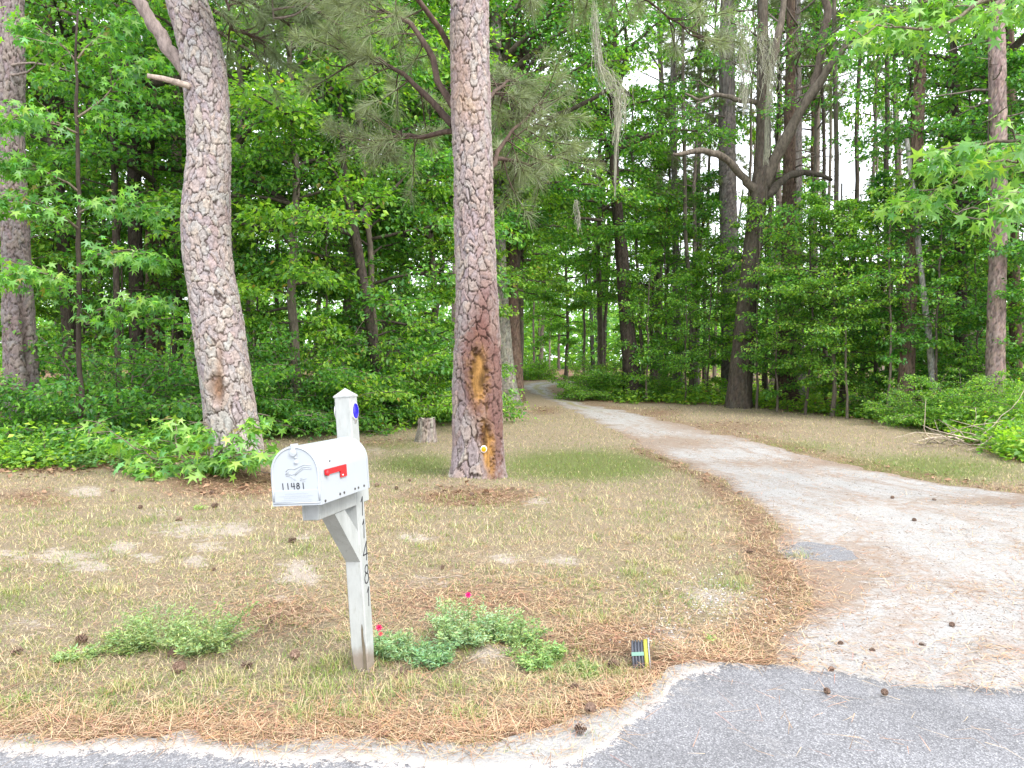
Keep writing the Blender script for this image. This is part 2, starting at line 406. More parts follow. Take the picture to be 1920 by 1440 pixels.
def mat_sand(name, brown=True):
    M, nt, b = mat_new(name); p = pos(nt)
    a = nt.nodes.new('ShaderNodeSeparateColor'); nt.links.new(vcol(nt), a.inputs['Color'])
    n1 = noise(nt, 2.5, 5, .65, p); n2 = noise(nt, 70, 5, .8, p); n3 = noise(nt, 14, 5, .75, pos(nt, (.45, 1, 1)), dist=.6)
    col = mixc(nt, n1, (.275, .268, .26), (.41, .40, .39))
    col = mixc(nt, 1.0, col, ramp(nt, n2, [(.3, .5), (.5, 1.), (.8, 1.15)]), 'MULTIPLY')
    if brown:
        def ad(x, y, o):
            q_ = nt.nodes.new('ShaderNodeMath'); q_.operation = 'ADD'; nt.links.new(x, q_.inputs[0]); nt.links.new(y, q_.inputs[1])
            r_ = nt.nodes.new('ShaderNodeMath'); r_.operation = 'ADD'; nt.links.new(q_.outputs[0], r_.inputs[0]); r_.inputs[1].default_value = o; return r_.outputs[0]
        f = ramp(nt, ad(n3, a.outputs['Red'], -.18), [(.40, 0.), (.60, .9)])
        col = mixc(nt, f, col, mixc(nt, n2, (.14, .10, .075), (.33, .265, .21)))
        f = ramp(nt, ad(n3, a.outputs['Green'], -.2), [(.5, 0.), (.7, 1.)])
        col = mixc(nt, f, col, mixc(nt, n2, (.16, .17, .07), (.36, .32, .18)))
        cb_ = nt.nodes.new('ShaderNodeCombineXYZ'); sy_ = nt.nodes.new('ShaderNodeSeparateXYZ'); nt.links.new(p, sy_.inputs[0]); mu = nt.nodes.new('ShaderNodeMath'); mu.operation = 'MULTIPLY'; mu.inputs[1].default_value = .16; nt.links.new(sy_.outputs['Y'], mu.inputs[0])
        mv = nt.nodes.new('ShaderNodeMath'); mv.operation = 'MULTIPLY'; mv.inputs[1].default_value = 2.6; nt.links.new(a.outputs['Blue'], mv.inputs[0]); nt.links.new(mv.outputs[0], cb_.inputs[0]); nt.links.new(mu.outputs[0], cb_.inputs[1])
        st_ = noise(nt, 3.2, 6, .7, cb_.outputs[0], dist=.3)
        rut = mixc(nt, 1.0, ramp(nt, st_, [(.47, 0.), (.62, 1.)]), ramp(nt, noise(nt, 11, 6, .8, p), [(.40, .1), (.6, .95)]), 'MULTIPLY')
        col = mixc(nt, rut, col, mixc(nt, n2, (.15, .10, .07), (.34, .255, .195)))
        v = nt.nodes.new('ShaderNodeTexVoronoi'); v.inputs['Scale'].default_value = 34; nt.links.new(p, v.inputs['Vector'])
        sp = ramp(nt, v.outputs['Distance'], [(.2, 1.), (.32, 0.)])
        f2 = ramp(nt, noise(nt, 5, 4, .7, p), [(.42, 0.), (.56, 1.)])
        f3 = mixc(nt, 1.0, sp, f2, 'MULTIPLY')
        f3 = mixc(nt, 1.0, f3, ramp(nt, v.outputs['Color'], [(.25, 0.), (.42, 1.)]), 'MULTIPLY')
        col = mixc(nt, f3, col, (.17, .13, .11))
    nt.links.new(col, b.inputs['Base Color']); b.inputs['Roughness'].default_value = .95; b.inputs['Specular IOR Level'].default_value = .1
    bump(nt, b, n2, .8, .012)
    return M
def drive():
    d = np.geomspace(3.45, 62, 420); xl, xr = drive_lr(d); s = np.linspace(0, 1, 70) ** 1.0
    X = xl[:, None] + (xr - xl)[:, None] * s; D = np.repeat(d[:, None], 70, 1)
    edge = np.minimum(X - xl[:, None], xr[:, None] - X)
    Z = hz(X, D) + .006 - .02 * (1 - sstep(0, .12, edge))
    def cf(x, y):
        xl_, xr_ = drive_lr(y); u = (x - xl_) / (xr_ - xl_); px, py = proj(np.stack([x, y, hz(x, y)], -1))
        br = .24 * np.exp(-(np.minimum(x - xl_, xr_ - x) / .3) ** 2) + .34 * zone(px, py, [(1560, 1080, 120, 70, 1), (1260, 830, 120, 16, 1), (1500, 870, 200, 12, .8), (1900, 940, 250, 12, .9), (1750, 1120, 200, 40, .3), (1350, 800, 150, 15, 1)])
        gr = .42 * np.exp(-((u - .5) / .16) ** 2) * sstep(19, 25, y)
        return np.stack([br, gr, np.clip(u, 0, 1)], -1)
    o = sheet('driveway', np.stack([X, D, Z], -1), mat_sand('drive_sand'), cf)
    # shoulder
    x = np.linspace(-9, 1.35, 420); yt = sh_y(x); yb = road_y(x) - .06; yt = np.maximum(yt, yb + .02)
    s = np.linspace(0, 1, 14); Y = yb[:, None] + (yt - yb)[:, None] * s; X = np.repeat(x[:, None], 14, 1)
    sheet('sandy_shoulder', np.stack([X, Y, hz(X, Y) + .007], -1), mat_sand('shoulder_sand', False))
    # road
    x = np.concatenate([np.linspace(-60, -9.2, 12), np.linspace(-9, 9, 900), np.linspace(9.2, 60, 12)]); yt = road_y(x)
    s = np.concatenate([[-.0], np.linspace(.005, 1, 24)]); Y = yt[:, None] + (-9 - yt)[:, None] * s[None] ** 1.5; X = np.repeat(x[:, None], 25, 1)
    Z = .012 + hz(X, np.minimum(Y, 3.9)) + 0 * X; Z[:, 0] -= .008
    M, nt, b = mat_new('worn_asphalt'); p = pos(nt)
    v = nt.nodes.new('ShaderNodeTexVoronoi'); v.inputs['Scale'].default_value = 140; nt.links.new(p, v.inputs['Vector'])
    g = ramp(nt, v.outputs['Color'], [(0, (.14, .14, .148)), (.5, (.235, .235, .25)), (.85, (.34, .34, .355)), (1, (.43, .425, .42))])
    g = mixc(nt, 1.0, g, ramp(nt, v.outputs['Distance'], [(.0, 1.1), (.6, .62)]), 'MULTIPLY')
    g = mixc(nt, 1.0, g, ramp(nt, noise(nt, 1.6, 5, .6, p), [(.3, .8), (.7, 1.15)]), 'MULTIPLY')
    cp = nt.nodes.new('ShaderNodeTexVoronoi'); cp.feature = 'DISTANCE_TO_EDGE'; cp.inputs['Scale'].default_value = 1.7
    wv = nt.nodes.new('ShaderNodeMix'); wv.data_type = 'VECTOR'; wv.inputs['Factor'].default_value = .12
    nt.links.new(p, wv.inputs['A']); nt.links.new(noise(nt, 5, 4, .6, p, 'Color'), wv.inputs['B']); nt.links.new(wv.outputs['Result'], cp.inputs['Vector'])
    cr = mixc(nt, 1.0, ramp(nt, cp.outputs['Distance'], [(.0, 1.), (.006, 0.)]), ramp(nt, noise(nt, .9, 2, .5, p), [(.52, 0.), (.6, .8)]), 'MULTIPLY')
    g = mixc(nt, cr, g, (.09, .09, .09))
    g = mixc(nt, ramp(nt, noise(nt, 3.5, 6, .7, p, dist=.8), [(.58, 0.), (.72, .45)]), g, (.30, .285, .27))
    at = nt.nodes.new('ShaderNodeSeparateColor'); nt.links.new(vcol(nt), at.inputs['Color'])
    dust = nt.nodes.new('ShaderNodeMath'); dust.operation = 'ADD'; nt.links.new(at.outputs['Red'], dust.inputs[0]); nt.links.new(ramp(nt, noise(nt, 38, 6, .85, p), [(.3, 0.), (.7, 1.)]), dust.inputs[1])
    g = mixc(nt, ramp(nt, dust.outputs[0], [(.95, 0.), (1.12, .92)]), g, (.50, .455, .42))
    nt.links.new(g, b.inputs['Base Color']); b.inputs['Roughness'].default_value = .9; b.inputs['Specular IOR Level'].default_value = .2
    bump(nt, b, v.outputs['Distance'], .7, .004)
    def cf(x_, y_):
        e = np.maximum(road_y(x_) - y_, 0); r_ = .95 * np.exp(-(e / .10) ** 1.0) * (x_ < 1.1) + .5 * np.exp(-(e / .05) ** 1.0) * (x_ >= 1.1); return np.stack([r_, r_, r_], -1)
    sheet('road', np.stack([X, Y, Z], -1), M, cf)
    # bare asphalt patch beside the drive
    th = np.linspace(0, 2 * np.pi, 48, endpoint=False); c = G(1538, 1033)
    rr = 1 + .25 * (fbm(np.cos(th) * 2 + 5, np.sin(th) * 2 + 5, 3, 3) - .5) * 2
    sx, sy = .37, .34
    rows = np.stack([np.stack([c[0] + k * sx * rr * np.cos(th) + .0, c[1] + k * sy * rr * np.sin(th)], -1) for k in (0.01, .4, .75, 1)], 0)
    rows = np.concatenate([rows, rows[:, :1]], 1); Zp = hz(rows[..., 0], rows[..., 1]) + .012; Zp[-1] -= .012
    sheet('asphalt_patch', np.concatenate([rows, Zp[..., None]], -1), M, lambda a_, b_: np.zeros(a_.shape + (3,)))
ground_sheet(); drive()

# ------------------------------------------------------------------ grass blades and fallen needles
def scatter(n, rs, d0, d1, tmax=.86):
    d = np.exp(rs.uniform(math.log(d0), math.log(d1), n)); x = rs.uniform(-tmax, tmax, n) * d; return x, d
def in_road(x, y): return y < road_y(x) - .0
def in_drive(x, y, pad=0.):
    xl, xr = drive_lr(np.clip(y, 3.4, 70)); return (x > xl + pad) & (x < xr - pad) & (y > 3.4)
def strips(x, y, z, ln, wd, az_, el, curl, col, seg=2):
    """thin blades: seg quads each, tapering, bending over"""
    n = len(x); h = np.stack([np.cos(az_), np.sin(az_), 0 * az_], -1); sd = np.stack([-np.sin(az_), np.cos(az_), 0 * az_], -1)
    pts = [np.stack([x, y, z], -1)]; e = el.copy()
    for k in range(seg):
        st = ln / seg; pts.append(pts[-1] + h * (np.cos(e) * st)[:, None] + np.array([0, 0, 1.]) * (np.sin(e) * st)[:, None]); e = e - curl
    V = []
    for k, p_ in enumerate(pts):
        wk = wd * (1 - .8 * k / seg); V += [p_ - sd * (wk / 2)[:, None], p_ + sd * (wk / 2)[:, None]]
    V = np.stack(V, 1); m = V.shape[1]; base = np.arange(n)[:, None] * m
    q = np.concatenate([base + np.array([2 * k, 2 * k + 1, 2 * k + 3, 2 * k + 2]) for k in range(seg)])
    return V.reshape(-1, 3), q, np.repeat(col, m, 0)
def lawn_stuff():
    rs = np.random.default_rng(7)
    x, y = scatter(380000, rs, 3.05, 24)
    s, g, l, wv = masks(x, y)
    patch = fbm(x * 1.1, y * 1.1, 61, 3); fine = fbm(x * 5, y * 5, 67, 3)
    dens = np.clip(1.05 - 1.1 * s - .85 * l * (1 - .6 * g) + .5 * (patch - .5) + .8 * (fine - .5), .04, 1) * (wv < .5) * (~in_road(x, y + .04)) * (~in_drive(x, y, .05 + .0 * x))
    dens *= np.where(y < 12, 1, .7)
    k = rs.random(len(x)) < dens
    x, y, g, l, patch, fine = [a[k] for a in (x, y, g, l, patch, fine)]; n = len(x)
    gp = np.clip(.20 + .75 * g + .9 * (fine - .52) + .5 * (patch - .5), .02, .95)
    isg = rs.random(n) < gp
    tan = np.array([.49, .40, .245]) * rs.uniform(.35, 1.55, (n, 1)) * (1 + rs.normal(0, .06, (n, 3)))
    grn = np.array([.15, .235, .05]) * rs.uniform(.6, 1.5, (n, 1)) * np.stack([rs.uniform(.8, 1.5, n), np.ones(n), rs.uniform(.6, 1.3, n)], -1)
    col = np.where(isg[:, None], grn, tan)
    tall = sstep(.55, .8, fine)
    ln = np.where(isg, rs.uniform(.025, .06, n), rs.uniform(.03, .075, n)) * (1 + .8 * tall * (y < 9)) * (.7 + .025 * y)
    wd = (.0019 + .00038 * y) * rs.uniform(.7, 1.3, n)
    el = np.where(isg, rs.uniform(.35, 1.35, n), rs.uniform(.05, .9, n))
    z = hz(x, y) - .003
    mb = MB(); az_ = rs.uniform(0, 6.283, n); cu = rs.uniform(.1, .7, n)
    for sel, sg_ in ((y < 6.5, 2), (y >= 6.5, 1)):
        v, q, c = strips(x[sel], y[sel], z[sel], ln[sel], wd[sel], az_[sel], el[sel], cu[sel], col[sel], sg_); mb.add(v, q, c=c)
    # rough tufts
    T = [G(*p) for p in [(320, 1340), (600, 1300), (690, 1340), (160, 1345), (880, 1345), (1010, 1340), (1250, 1075), (1190, 1080), (1390, 1090), (60, 1270), (500, 1300), (420, 1280), (950, 1290), (1130, 1165),
         (30, 1110), (760, 970), (640, 1245), (1270, 1010), (540, 1270), (240, 1290), (760, 1290), (840, 1290), (1500, 1042), (1140, 1250), (560, 1350), (215, 1110), (1080, 1260)]]
    for t in T:
        m = 90; xx = t[0] + rs.normal(0, .055, m); yy = t[1] + rs.normal(0, .05, m); gsel = rs.random(m) < rs.uniform(.1, .7)
        cc = np.where(gsel[:, None], np.array([.22, .30, .07]), np.array([.46, .38, .21])) * rs.uniform(.6, 1.3, (m, 1))
        v, q, c = strips(xx, yy, hz(xx, yy) - .003, rs.uniform(.05, .12, m), np.full(m, .0034), rs.uniform(0, 6.283, m), rs.uniform(.5, 1.45, m), rs.uniform(.2, .8, m), cc); mb.add(v, q, c=c)
    # blades standing in the middle strip and the far verge of the drive
    o = mb.build('lawn_grass', M_GRASS); tag(o, 'short dry tan and green lawn grass around the mailbox', 'grass', kind='stuff')
    # fallen pine needles
    x, y = scatter(230000, rs, 3.0, 17)
    s, g, l, wv = masks(x, y); fine = fbm(x * 4, y * 4, 71, 3); big = fbm(x * 1.3, y * 1.3, 73, 3)
    dr = in_drive(x, y); px, py = proj(np.stack([x, y, hz(x, y)], -1))
    xl, xr = drive_lr(np.clip(y, 3.4, 70))
    dd = np.where(dr, .07 + .22 * sstep(.48, .65, big) + .7 * np.exp(-(np.minimum(x - xl, xr - x) / .18) ** 2), .10 + .9 * l + .35 * (fine - .5) - .3 * g - .35 * s)
    dd = np.where(in_road(x, y), .006 + .5 * np.exp(-((road_y(x) - y) / .04) ** 2) * (x > -9) * .4, dd)
    sh = (y < sh_y(x)) & ~in_road(x, y) & (x < 1.2); dd = np.where(sh, .06 + .6 * np.exp(-np.clip(sh_y(x) - y, 0, 1) / .05), dd)
    k = rs.random(len(x)) < np.clip(dd, 0, 1) * (wv < .8); x, y, l = x[k], y[k], l[k]; n = len(x)
    col = np.array([.37, .22, .13]) * rs.uniform(.3, 1.5, (n, 1)) * (1 + rs.normal(0, .08, (n, 3)))
    pale = rs.random(n) < .28; col[pale] = np.array([.52, .39, .25]) * rs.uniform(.7, 1.2, (pale.sum(), 1))
    z = hz(x, y) + np.where(in_road(x, y), .021, .010) + rs.uniform(0, .014, n) * l
    mb = MB(); v, q, c = strips(x, y, z, rs.uniform(.07, .17, n), (.0016 + .00038 * y) * rs.uniform(.8, 1.3, n), rs.uniform(0, 6.283, n), rs.normal(.03, .10, n), rs.normal(.0, .18, n), col); mb.add(v, q, c=c)
    o = mb.build('fallen_needles', M_STRAW); tag(o, 'fallen orange brown pine needles along the road edge and lawn', 'pine straw', kind='stuff')
    # small dark bits and pale gravel on the drive
    x, y = scatter(46000, rs, 3.4, 22); dr = in_drive(x, y, .1); px, py = proj(np.stack([x, y, hz(x, y)], -1))
    gz = zone(px, py, [(1330, 1130, 90, 45, 1), (1240, 1190, 60, 30, 1), (1440, 1150, 50, 40, .8)]); cl = fbm(x * 1.6, y * 1.6, 83, 4)
    k = (dr & (rs.random(len(x)) < .12 + .8 * sstep(.5, .62, cl))) | (~dr & ~in_road(x, y) & (rs.random(len(x)) < gz)); x, y, dr = x[k], y[k], dr[k]; n = len(x)
    sz = rs.uniform(.004, .010, n) * (.7 + .06 * y); dk = (rs.random(n) < .6) & dr
    sz = np.where(dr, sz, sz * 1.3)
    col = np.where(dk[:, None], np.array([.11, .075, .058]), np.array([.42, .40, .385])) * rs.uniform(.5, 1.25, (n, 1))
    tmpl = np.array([[1, 0, 0], [0, 1, 0], [-1, 0, 0], [0, -1, 0], [0, 0, .8], [.6, .5, .3]]); a_ = rs.uniform(0, 6.283, n); st = rs.uniform(.5, 1.0, n)
    X = tmpl[None, :5, 0] * sz[:, None] * (1 + .8 * dk[:, None]); Y = tmpl[None, :5, 1] * (sz * st)[:, None]; Z = tmpl[None, :5, 2] * (sz * .7)[:, None]
    V = np.stack([x[:, None] + X * np.cos(a_)[:, None] - Y * np.sin(a_)[:, None], y[:, None] + X * np.sin(a_)[:, None] + Y * np.cos(a_)[:, None], hz(x, y)[:, None] + .004 + Z], -1)
    t = (np.arange(n)[:, None, None] * 5 + np.array([[0, 1, 4], [1, 2, 4], [2, 3, 4], [3, 0, 4]])[None]).reshape(-1, 3)
    mb = MB(); mb.add(V, t=t, c=np.repeat(col, 5, 0))
    tag(mb.build('drive_gravel', M_STRAW, smooth=False), 'scattered pale gravel and dark bark crumbs on the sandy drive', 'gravel', kind='stuff')
lawn_stuff()
# ------------------------------------------------------------------ mailbox on its leaning post
def mat_paint():
    m, nt, b = mat_new('weathered_white_paint'); p = pos(nt, obj=True)
    n1 = noise(nt, 6, 6, .7, pos(nt, (1, 1, .35), True)); n2 = noise(nt, 60, 4, .7, pos(nt, (1, 1, .2), True))
    c = mixc(nt, ramp(nt, n1, [(.42, 0.), (.72, .8)]), (.335, .35, .342), (.20, .212, .20))
    c = mixc(nt, ramp(nt, n2, [(.56, 0.), (.70, .75)]), c, (.24, .25, .22))
    sx_ = nt.nodes.new('ShaderNodeSeparateXYZ'); nt.links.new(p, sx_.inputs[0]); ad_ = nt.nodes.new('ShaderNodeMath'); ad_.operation = 'MULTIPLY_ADD'; nt.links.new(n1, ad_.inputs[0]); ad_.inputs[1].default_value = -.16; nt.links.new(sx_.outputs['Z'], ad_.inputs[2])
    c = mixc(nt, ramp(nt, ad_.outputs[0], [(0., .75), (.07, 0.)]), c, (.17, .12, .085))
    c = mixc(nt, 1.0, c, vcol(nt), 'MULTIPLY')
    nt.links.new(c, b.inputs['Base Color']); b.inputs['Roughness'].default_value = .65; bump(nt, b, n2, .25, .003); return m
def mat_enamel():
    m, nt, b = mat_new('white_enamel'); p = pos(nt, obj=True)
    n1 = noise(nt, 7, 5, .6, p)
    ec = mixc(nt, n1, (.32, .348, .375), (.355, .38, .40))
    ec = mixc(nt, ramp(nt, noise(nt, 22, 6, .75, pos(nt, (1, 1, .3), True)), [(.58, 0.), (.8, .55)]), ec, (.27, .27, .25))
    nt.links.new(ec, b.inputs['Base Color'])
    b.inputs['Roughness'].default_value = .38; b.inputs['Specular IOR Level'].default_value = .45
    bump(nt, b, noise(nt, 3, 2, .5, p), .12, .01); return m
M_PAINT = mat_paint(); M_ENAM = mat_enamel()
M_BLACK = mat_plain('black_paint', (.02, .02, .025), .6); M_RED = mat_plain('red_flag_paint', (.5, .008, .014), .4, .5, var=.06)
M_BLUE = mat_plain('blue_reflector_lens', (.02, .012, .55), .2, .6, var=.15, nscale=90); M_ORNG = mat_plain('amber_reflector_lens', (.85, .27, .0), .25, .6, var=.15, nscale=90)
M_SCREW = mat_plain('dark_screw', (.08, .075, .07), .5, .5, .6); M_RAWW = mat_plain('bare_grey_wood', (.12, .10, .07), .9, .2, var=.4, nscale=25)
M_ALU = mat_plain('dull_aluminium', (.62, .63, .64), .4, .5, .5)
DIG = {'1': [[(-.12, .75), (.06, 1.0), (.06, 0)]], '4': [[(.18, 0), (.18, 1.0), (-.25, .33), (.34, .33)]], '8': [[(.2 * math.sin(a) * (1.0), .76 + .22 * math.cos(a)) for a in np.linspace(0, 6.2832, 14)], [(.25 * math.sin(a), .28 + .27 * math.cos(a)) for a in np.linspace(0, 6.2832, 16)]]}
DIG_DOOR = dict(DIG); DIG_DOOR['4'] = [[(-.22, 1.0), (-.25, .42), (.32, .45)], [(.2, 1.0), (.24, 0)]]; DIG_DOOR['1'] = [[(0, 1.0), (.06, 0)]]
def digit(ch, table, org, ex, ez, en, hgt, wid, parent, slant=0., nm='digit'):
    mb = MB(); org, ex, ez, en = [np.array(a, float) for a in (org, ex, ez, en)]
    for line in table[ch]:
        pts = [org + ex * ((p[0] + slant * p[1]) * hgt) + ez * (p[1] * hgt) for p in line]
        pts = np.array(pts)
        for a, b_ in zip(pts[:-1], pts[1:]):
            t = norm(b_ - a); s = np.cross(t, en); a2 = a - t * wid * .3; b2 = b_ + t * wid * .3
            v = [a2 - s * wid / 2, a2 + s * wid / 2, b2 + s * wid / 2, b2 - s * wid / 2]; v = v + [q + en * .0012 for q in v]
            mb.add(v, [(0, 3, 2, 1), (4, 5, 6, 7), (0, 1, 5, 4), (1, 2, 6, 5), (2, 3, 7, 6), (3, 0, 4, 7)])
    return mb.build(nm, M_BLACK, parent, smooth=False)
def disc(mb, c, n, rx, rz, th, up=(0, 0, 1), k=24, dome=0., col=(1, 1, 1)):
    c, n, up = [np.array(a, float) for a in (c, n, up)]; s = np.cross(up, n); a = np.linspace(0, 2 * np.pi, k, endpoint=False)
    r0 = c + (np.cos(a) * rx)[:, None] * s + (np.sin(a) * rz)[:, None] * up; r1 = r0 + n * th; r2 = c + (np.cos(a) * rx * .88)[:, None] * s + (np.sin(a) * rz * .88)[:, None] * up + n * (th + .12 * dome + .001)
    v = np.concatenate([r0, r1, r2, [c + n * (th + dome + .001)]]); j = np.arange(k); j2 = (j + 1) % k
    q = np.concatenate([np.stack([j, j2, k + j2, k + j], -1), np.stack([k + j, k + j2, 2 * k + j2, 2 * k + j], -1)]); t = np.stack([2 * k + j, 2 * k + j2, np.full(k, 3 * k)], -1)
    mb.add(v, q, t, col)
def mailbox():
    root = thing('mailbox', 'white arched metal mailbox numbered 11481 on a leaning white wooden post', 'mailbox', POST)
    root.matrix_world = Matrix.Translation(Vector((POST[0], POST[1], float(hz(POST[0], POST[1])) - .004))) @ Matrix.Rotation(R(-4.0), 4, 'Y') @ Matrix.Rotation(R(-2.0), 4, 'X') @ Matrix.Rotation(R(-12.5), 4, 'Z')
    h = .046; H = 1.48
    # post: chamfered square with pyramid top, dense enough for a ragged rotten foot
    mb = MB(); zs = np.concatenate([[-.25], np.linspace(.0, H, 30)]); c = .006
    sec = np.array([(-h + c, -h), (h - c, -h), (h, -h + c), (h, h - c), (h - c, h), (-h + c, h), (-h, h - c), (-h, -h + c)])
    rs = np.random.default_rng(3); V = []
    for z in zs:
        s_ = sec.copy()
        if z < .16: s_ = s_ * (1 - .035 * (1 - max(z, 0) / .16)) + rs.normal(0, .0012, s_.shape)
        V.append(np.c_[s_, np.full(8, z)])
    V = np.array(V); m = len(zs); i = np.arange(m - 1)[:, None] * 8; j = np.arange(8)[None]; j2 = (j + 1) % 8
    q = np.stack([i + j, i + j2, i + 8 + j2, i + 8 + j], -1).reshape(-1, 4)
    mb.add(V.reshape(-1, 3), q); post = mb.build('post', M_PAINT, root, smooth=False)
    mb = MB(); e = .049; ap = (0, 0, H + .042)
    top = [(-e, -e, H), (e, -e, H), (e, e, H), (-e, e, H)]; lo = [(-e, -e, H - .008), (e, -e, H - .008), (e, e, H - .008), (-e, e, H - .008)]
    mb.add(top + lo + [ap], [(4, 5, 1, 0), (5, 6, 2, 1), (6, 7, 3, 2), (7, 4, 0, 3), (7, 6, 5, 4)], [(0, 1, 8), (1, 2, 8), (2, 3, 8), (3, 0, 8)]); mb.build('post_cap', M_PAINT, post, smooth=False)
    # rotten bare strips at the foot
    mb = MB()
    for (x0, z0, z1, ww, face) in ((.03, .02, .26, .016, 'f'), (-.045, -.02, .18, .006, 'f')):
        n = 9; z = np.linspace(z0, z1, n); wv = ww * np.array([1, .9, 1.1, .95, 1.05, .8, .85, .6, .15]) * rs.uniform(.8, 1.2, n); xc = x0 - .02 * (z - z0) + rs.normal(0, .001, n)
        L = np.c_[xc - wv / 2, np.full(n, -h - .0018), z]; Rr = np.c_[xc + wv / 2, np.full(n, -h - .0018), z]
        v = np.concatenate([L, Rr]); k = np.arange(n - 1); mb.add(v, np.stack([k, n + k, n + k + 1, k + 1], -1))
    mb.build('rotten_patch', M_RAWW, post, smooth=False, label='bare grey rotten wood at the foot of the post')
    # support arm and brace
    zb = .985                                  # underside of the mailbox
    mb = MB(); box(mb, (-.044, -.47, zb - .092), (.044, -h + .001, zb - .004), bev=.004); box(mb, (-.043, h - .001, zb - .091), (.043, h + .075, zb - .006), bev=.004); mb.build('arm', M_PAINT, root, smooth=False)
    mb = MB(); M4 = Matrix.Translation((0, -.165, zb - .205)) @ Matrix.Rotation(R(-38), 4, 'X')
    # diagonal brace running from under the arm back to the post
    a = np.array([0, -.30, zb - .093]); b_ = np.array([0, -.185, zb - .093]); c_ = np.array([0, -h + .001, zb - .235]); d_ = np.array([0, -h + .001, zb - .395])
    v = [p + np.array([s * .041, 0, 0]) for s in (-1, 1) for p in (a, b_, c_, d_)]
    mb.add(v, [(0, 1, 2, 3), (7, 6, 5, 4), (0, 4, 5, 1), (1, 5, 6, 2), (2, 6, 7, 3), (3, 7, 4, 0)]); mb.build('brace', M_PAINT, root, smooth=False)
    # box shell : arched tunnel
    W = .122; HB = .275; r = W; zc = HB - r; y0 = -h - .003; y1 = y0 - .535
    def arch(w_, hb, k=20):
        a_ = np.linspace(0, np.pi, k); return np.array([(-w_, .0)] + [(-w_, (hb - w_) * .5)] + [(-w_ * math.cos(t), hb - w_ + w_ * math.sin(t)) for t in a_] + [(w_, (hb - w_) * .5), (w_, 0)])
    prof = arch(W, HB)
    def shell(mb, prof, ya, yb, cap=True):
        n = len(prof); v = np.concatenate([np.c_[prof[:, 0], np.full(n, ya), prof[:, 1] + zb], np.c_[prof[:, 0], np.full(n, yb), prof[:, 1] + zb]])
        k = np.arange(n); k2 = (k + 1) % n; q = np.stack([k, n + k, n + k2, k2], -1); t = []
        if cap:
            v = np.concatenate([v, [[0, ya, zb + .1], [0, yb, zb + .1]]])
            t = np.concatenate([np.stack([np.full(n, 2 * n), k, k2], -1), np.stack([np.full(n, 2 * n + 1), n + k2, n + k], -1)])
        mb.add(v, q, t)
    mb = MB(); shell(mb, prof, y0, y1 + .012); body = mb.build('box_body', M_ENAM, root, smooth=False)
    mb = MB(); rim = arch(W + .003, HB + .003); shell(mb, rim, y0 + .0015, y0 - .012); shell(mb, rim, y1 + .02, y1 + .004); mb.build('rim', M_ENAM, body, smooth=False)
    mb = MB()
    for yy in (-.065, -.135, -.175, -.30, -.345, -.50):
        for sx in (-1, 1): disc(mb, (sx * (W + .0005), y0 - yy * -1 - .0, zb + (.020 if yy != -.5 else .012)), (sx, 0, 0), .006, .006, .003, k=8)
    for yy, zz in ((-.42, .218),): disc(mb, (.117, y0 + yy, zb + zz - .03), (1, 0, .2), .004, .004, .003, k=8)
    mb.build('screw', M_SCREW, body)
    # door
    mb = MB(); din = arch(W + .002, HB + .002); shell(mb, din, y1 + .004, y1 - .004)
    door = mb.build('door', M_ENAM, root, smooth=False)
    yd = y1 - .004; mb = MB()
    rp = arch(W - .006, HB - .006, 24); rp = rp[1:-1]; tube(mb, np.c_[rp[:, 0], np.full(len(rp), yd), rp[:, 1] + zb], .0045, 6); tube(mb, [(-W + .006, yd, zb + .02), (-W + .006, yd, zb + .09)], .0045, 6); tube(mb, [(W - .006, yd, zb + .02), (W - .006, yd, zb + .09)], .0045, 6)
    tube(mb, [(-W + .004, yd, zb + .012), (W - .004, yd, zb + .012)], .004, 6); mb.build('raised_rim', M_ENAM, door)
    mb = MB(); box(mb, (-W + .012, yd - .0022, zb + .016), (W - .010, yd + .001, zb + .072), bev=.0015); lip = mb.build('lower_panel', M_ENAM, door, smooth=False)
    mb = MB(); rs2 = np.random.default_rng(5)
    for rz, x0, x1 in ((.055, -.055, .06), (.044, -.085, .085), (.036, -.06, .065), (.026, -.075, .08)):
        x_ = x0
        while x_ < x1:
            wd_ = rs2.uniform(.004, .009); box(mb, (x_, yd - .0032, zb + rz), (min(x_ + wd_, x1), yd - .002, zb + rz + .0045)); x_ += wd_ + .0022
    mb.build('embossed_line', M_ENAM, lip, smooth=False)
    mb = MB(); disc(mb, (0, yd + .001, zb + .245), (0, -1, 0), .017, .017, .010, k=18, dome=.002); box(mb, (-.012, yd - .008, zb + .25), (.012, yd + .03, zb + .285), bev=.003); mb.build('latch', M_ENAM, door, smooth=False)
    mb = MB(); disc(mb, (.008, yd + .001, zb + .222), (0, -1, 0), .006, .006, .004, k=12, dome=.002); disc(mb, (.010, yd + .001, zb + .200), (0, -1, 0), .011, .011, .004, k=16, dome=.001); disc(mb, (.010, yd - .003, zb + .200), (0, -1, 0), .005, .005, .003, k=12, dome=.001); mb.build('knob', M_ENAM, door)
    mb = MB()     # embossed bird emblem : flowing raised lines
    eag = [[(-.045, .128), (-.02, .131), (.0, .135), (.018, .149), (.045, .166), (.07, .164), (.088, .160)], [(-.0, .128), (.02, .142), (.045, .158), (.085, .154)], [(-.045, .146), (-.035, .158), (-.02, .161), (-.002, .157), (.02, .165), (.05, .176), (.085, .171)],
           [(-.045, .128), (-.03, .126), (-.012, .118), (.002, .105)], [(-.048, .134), (-.03, .138), (-.012, .132)], [(.028, .112), (.045, .110), (.058, .113)], [(.025, .105), (.05, .102)], [(-.03, .150), (-.04, .142), (-.048, .134)]]
    for l_ in eag: tube(mb, [(x_, yd - .0012, zb + z_ + .012) for x_, z_ in l_], .0015, 5)
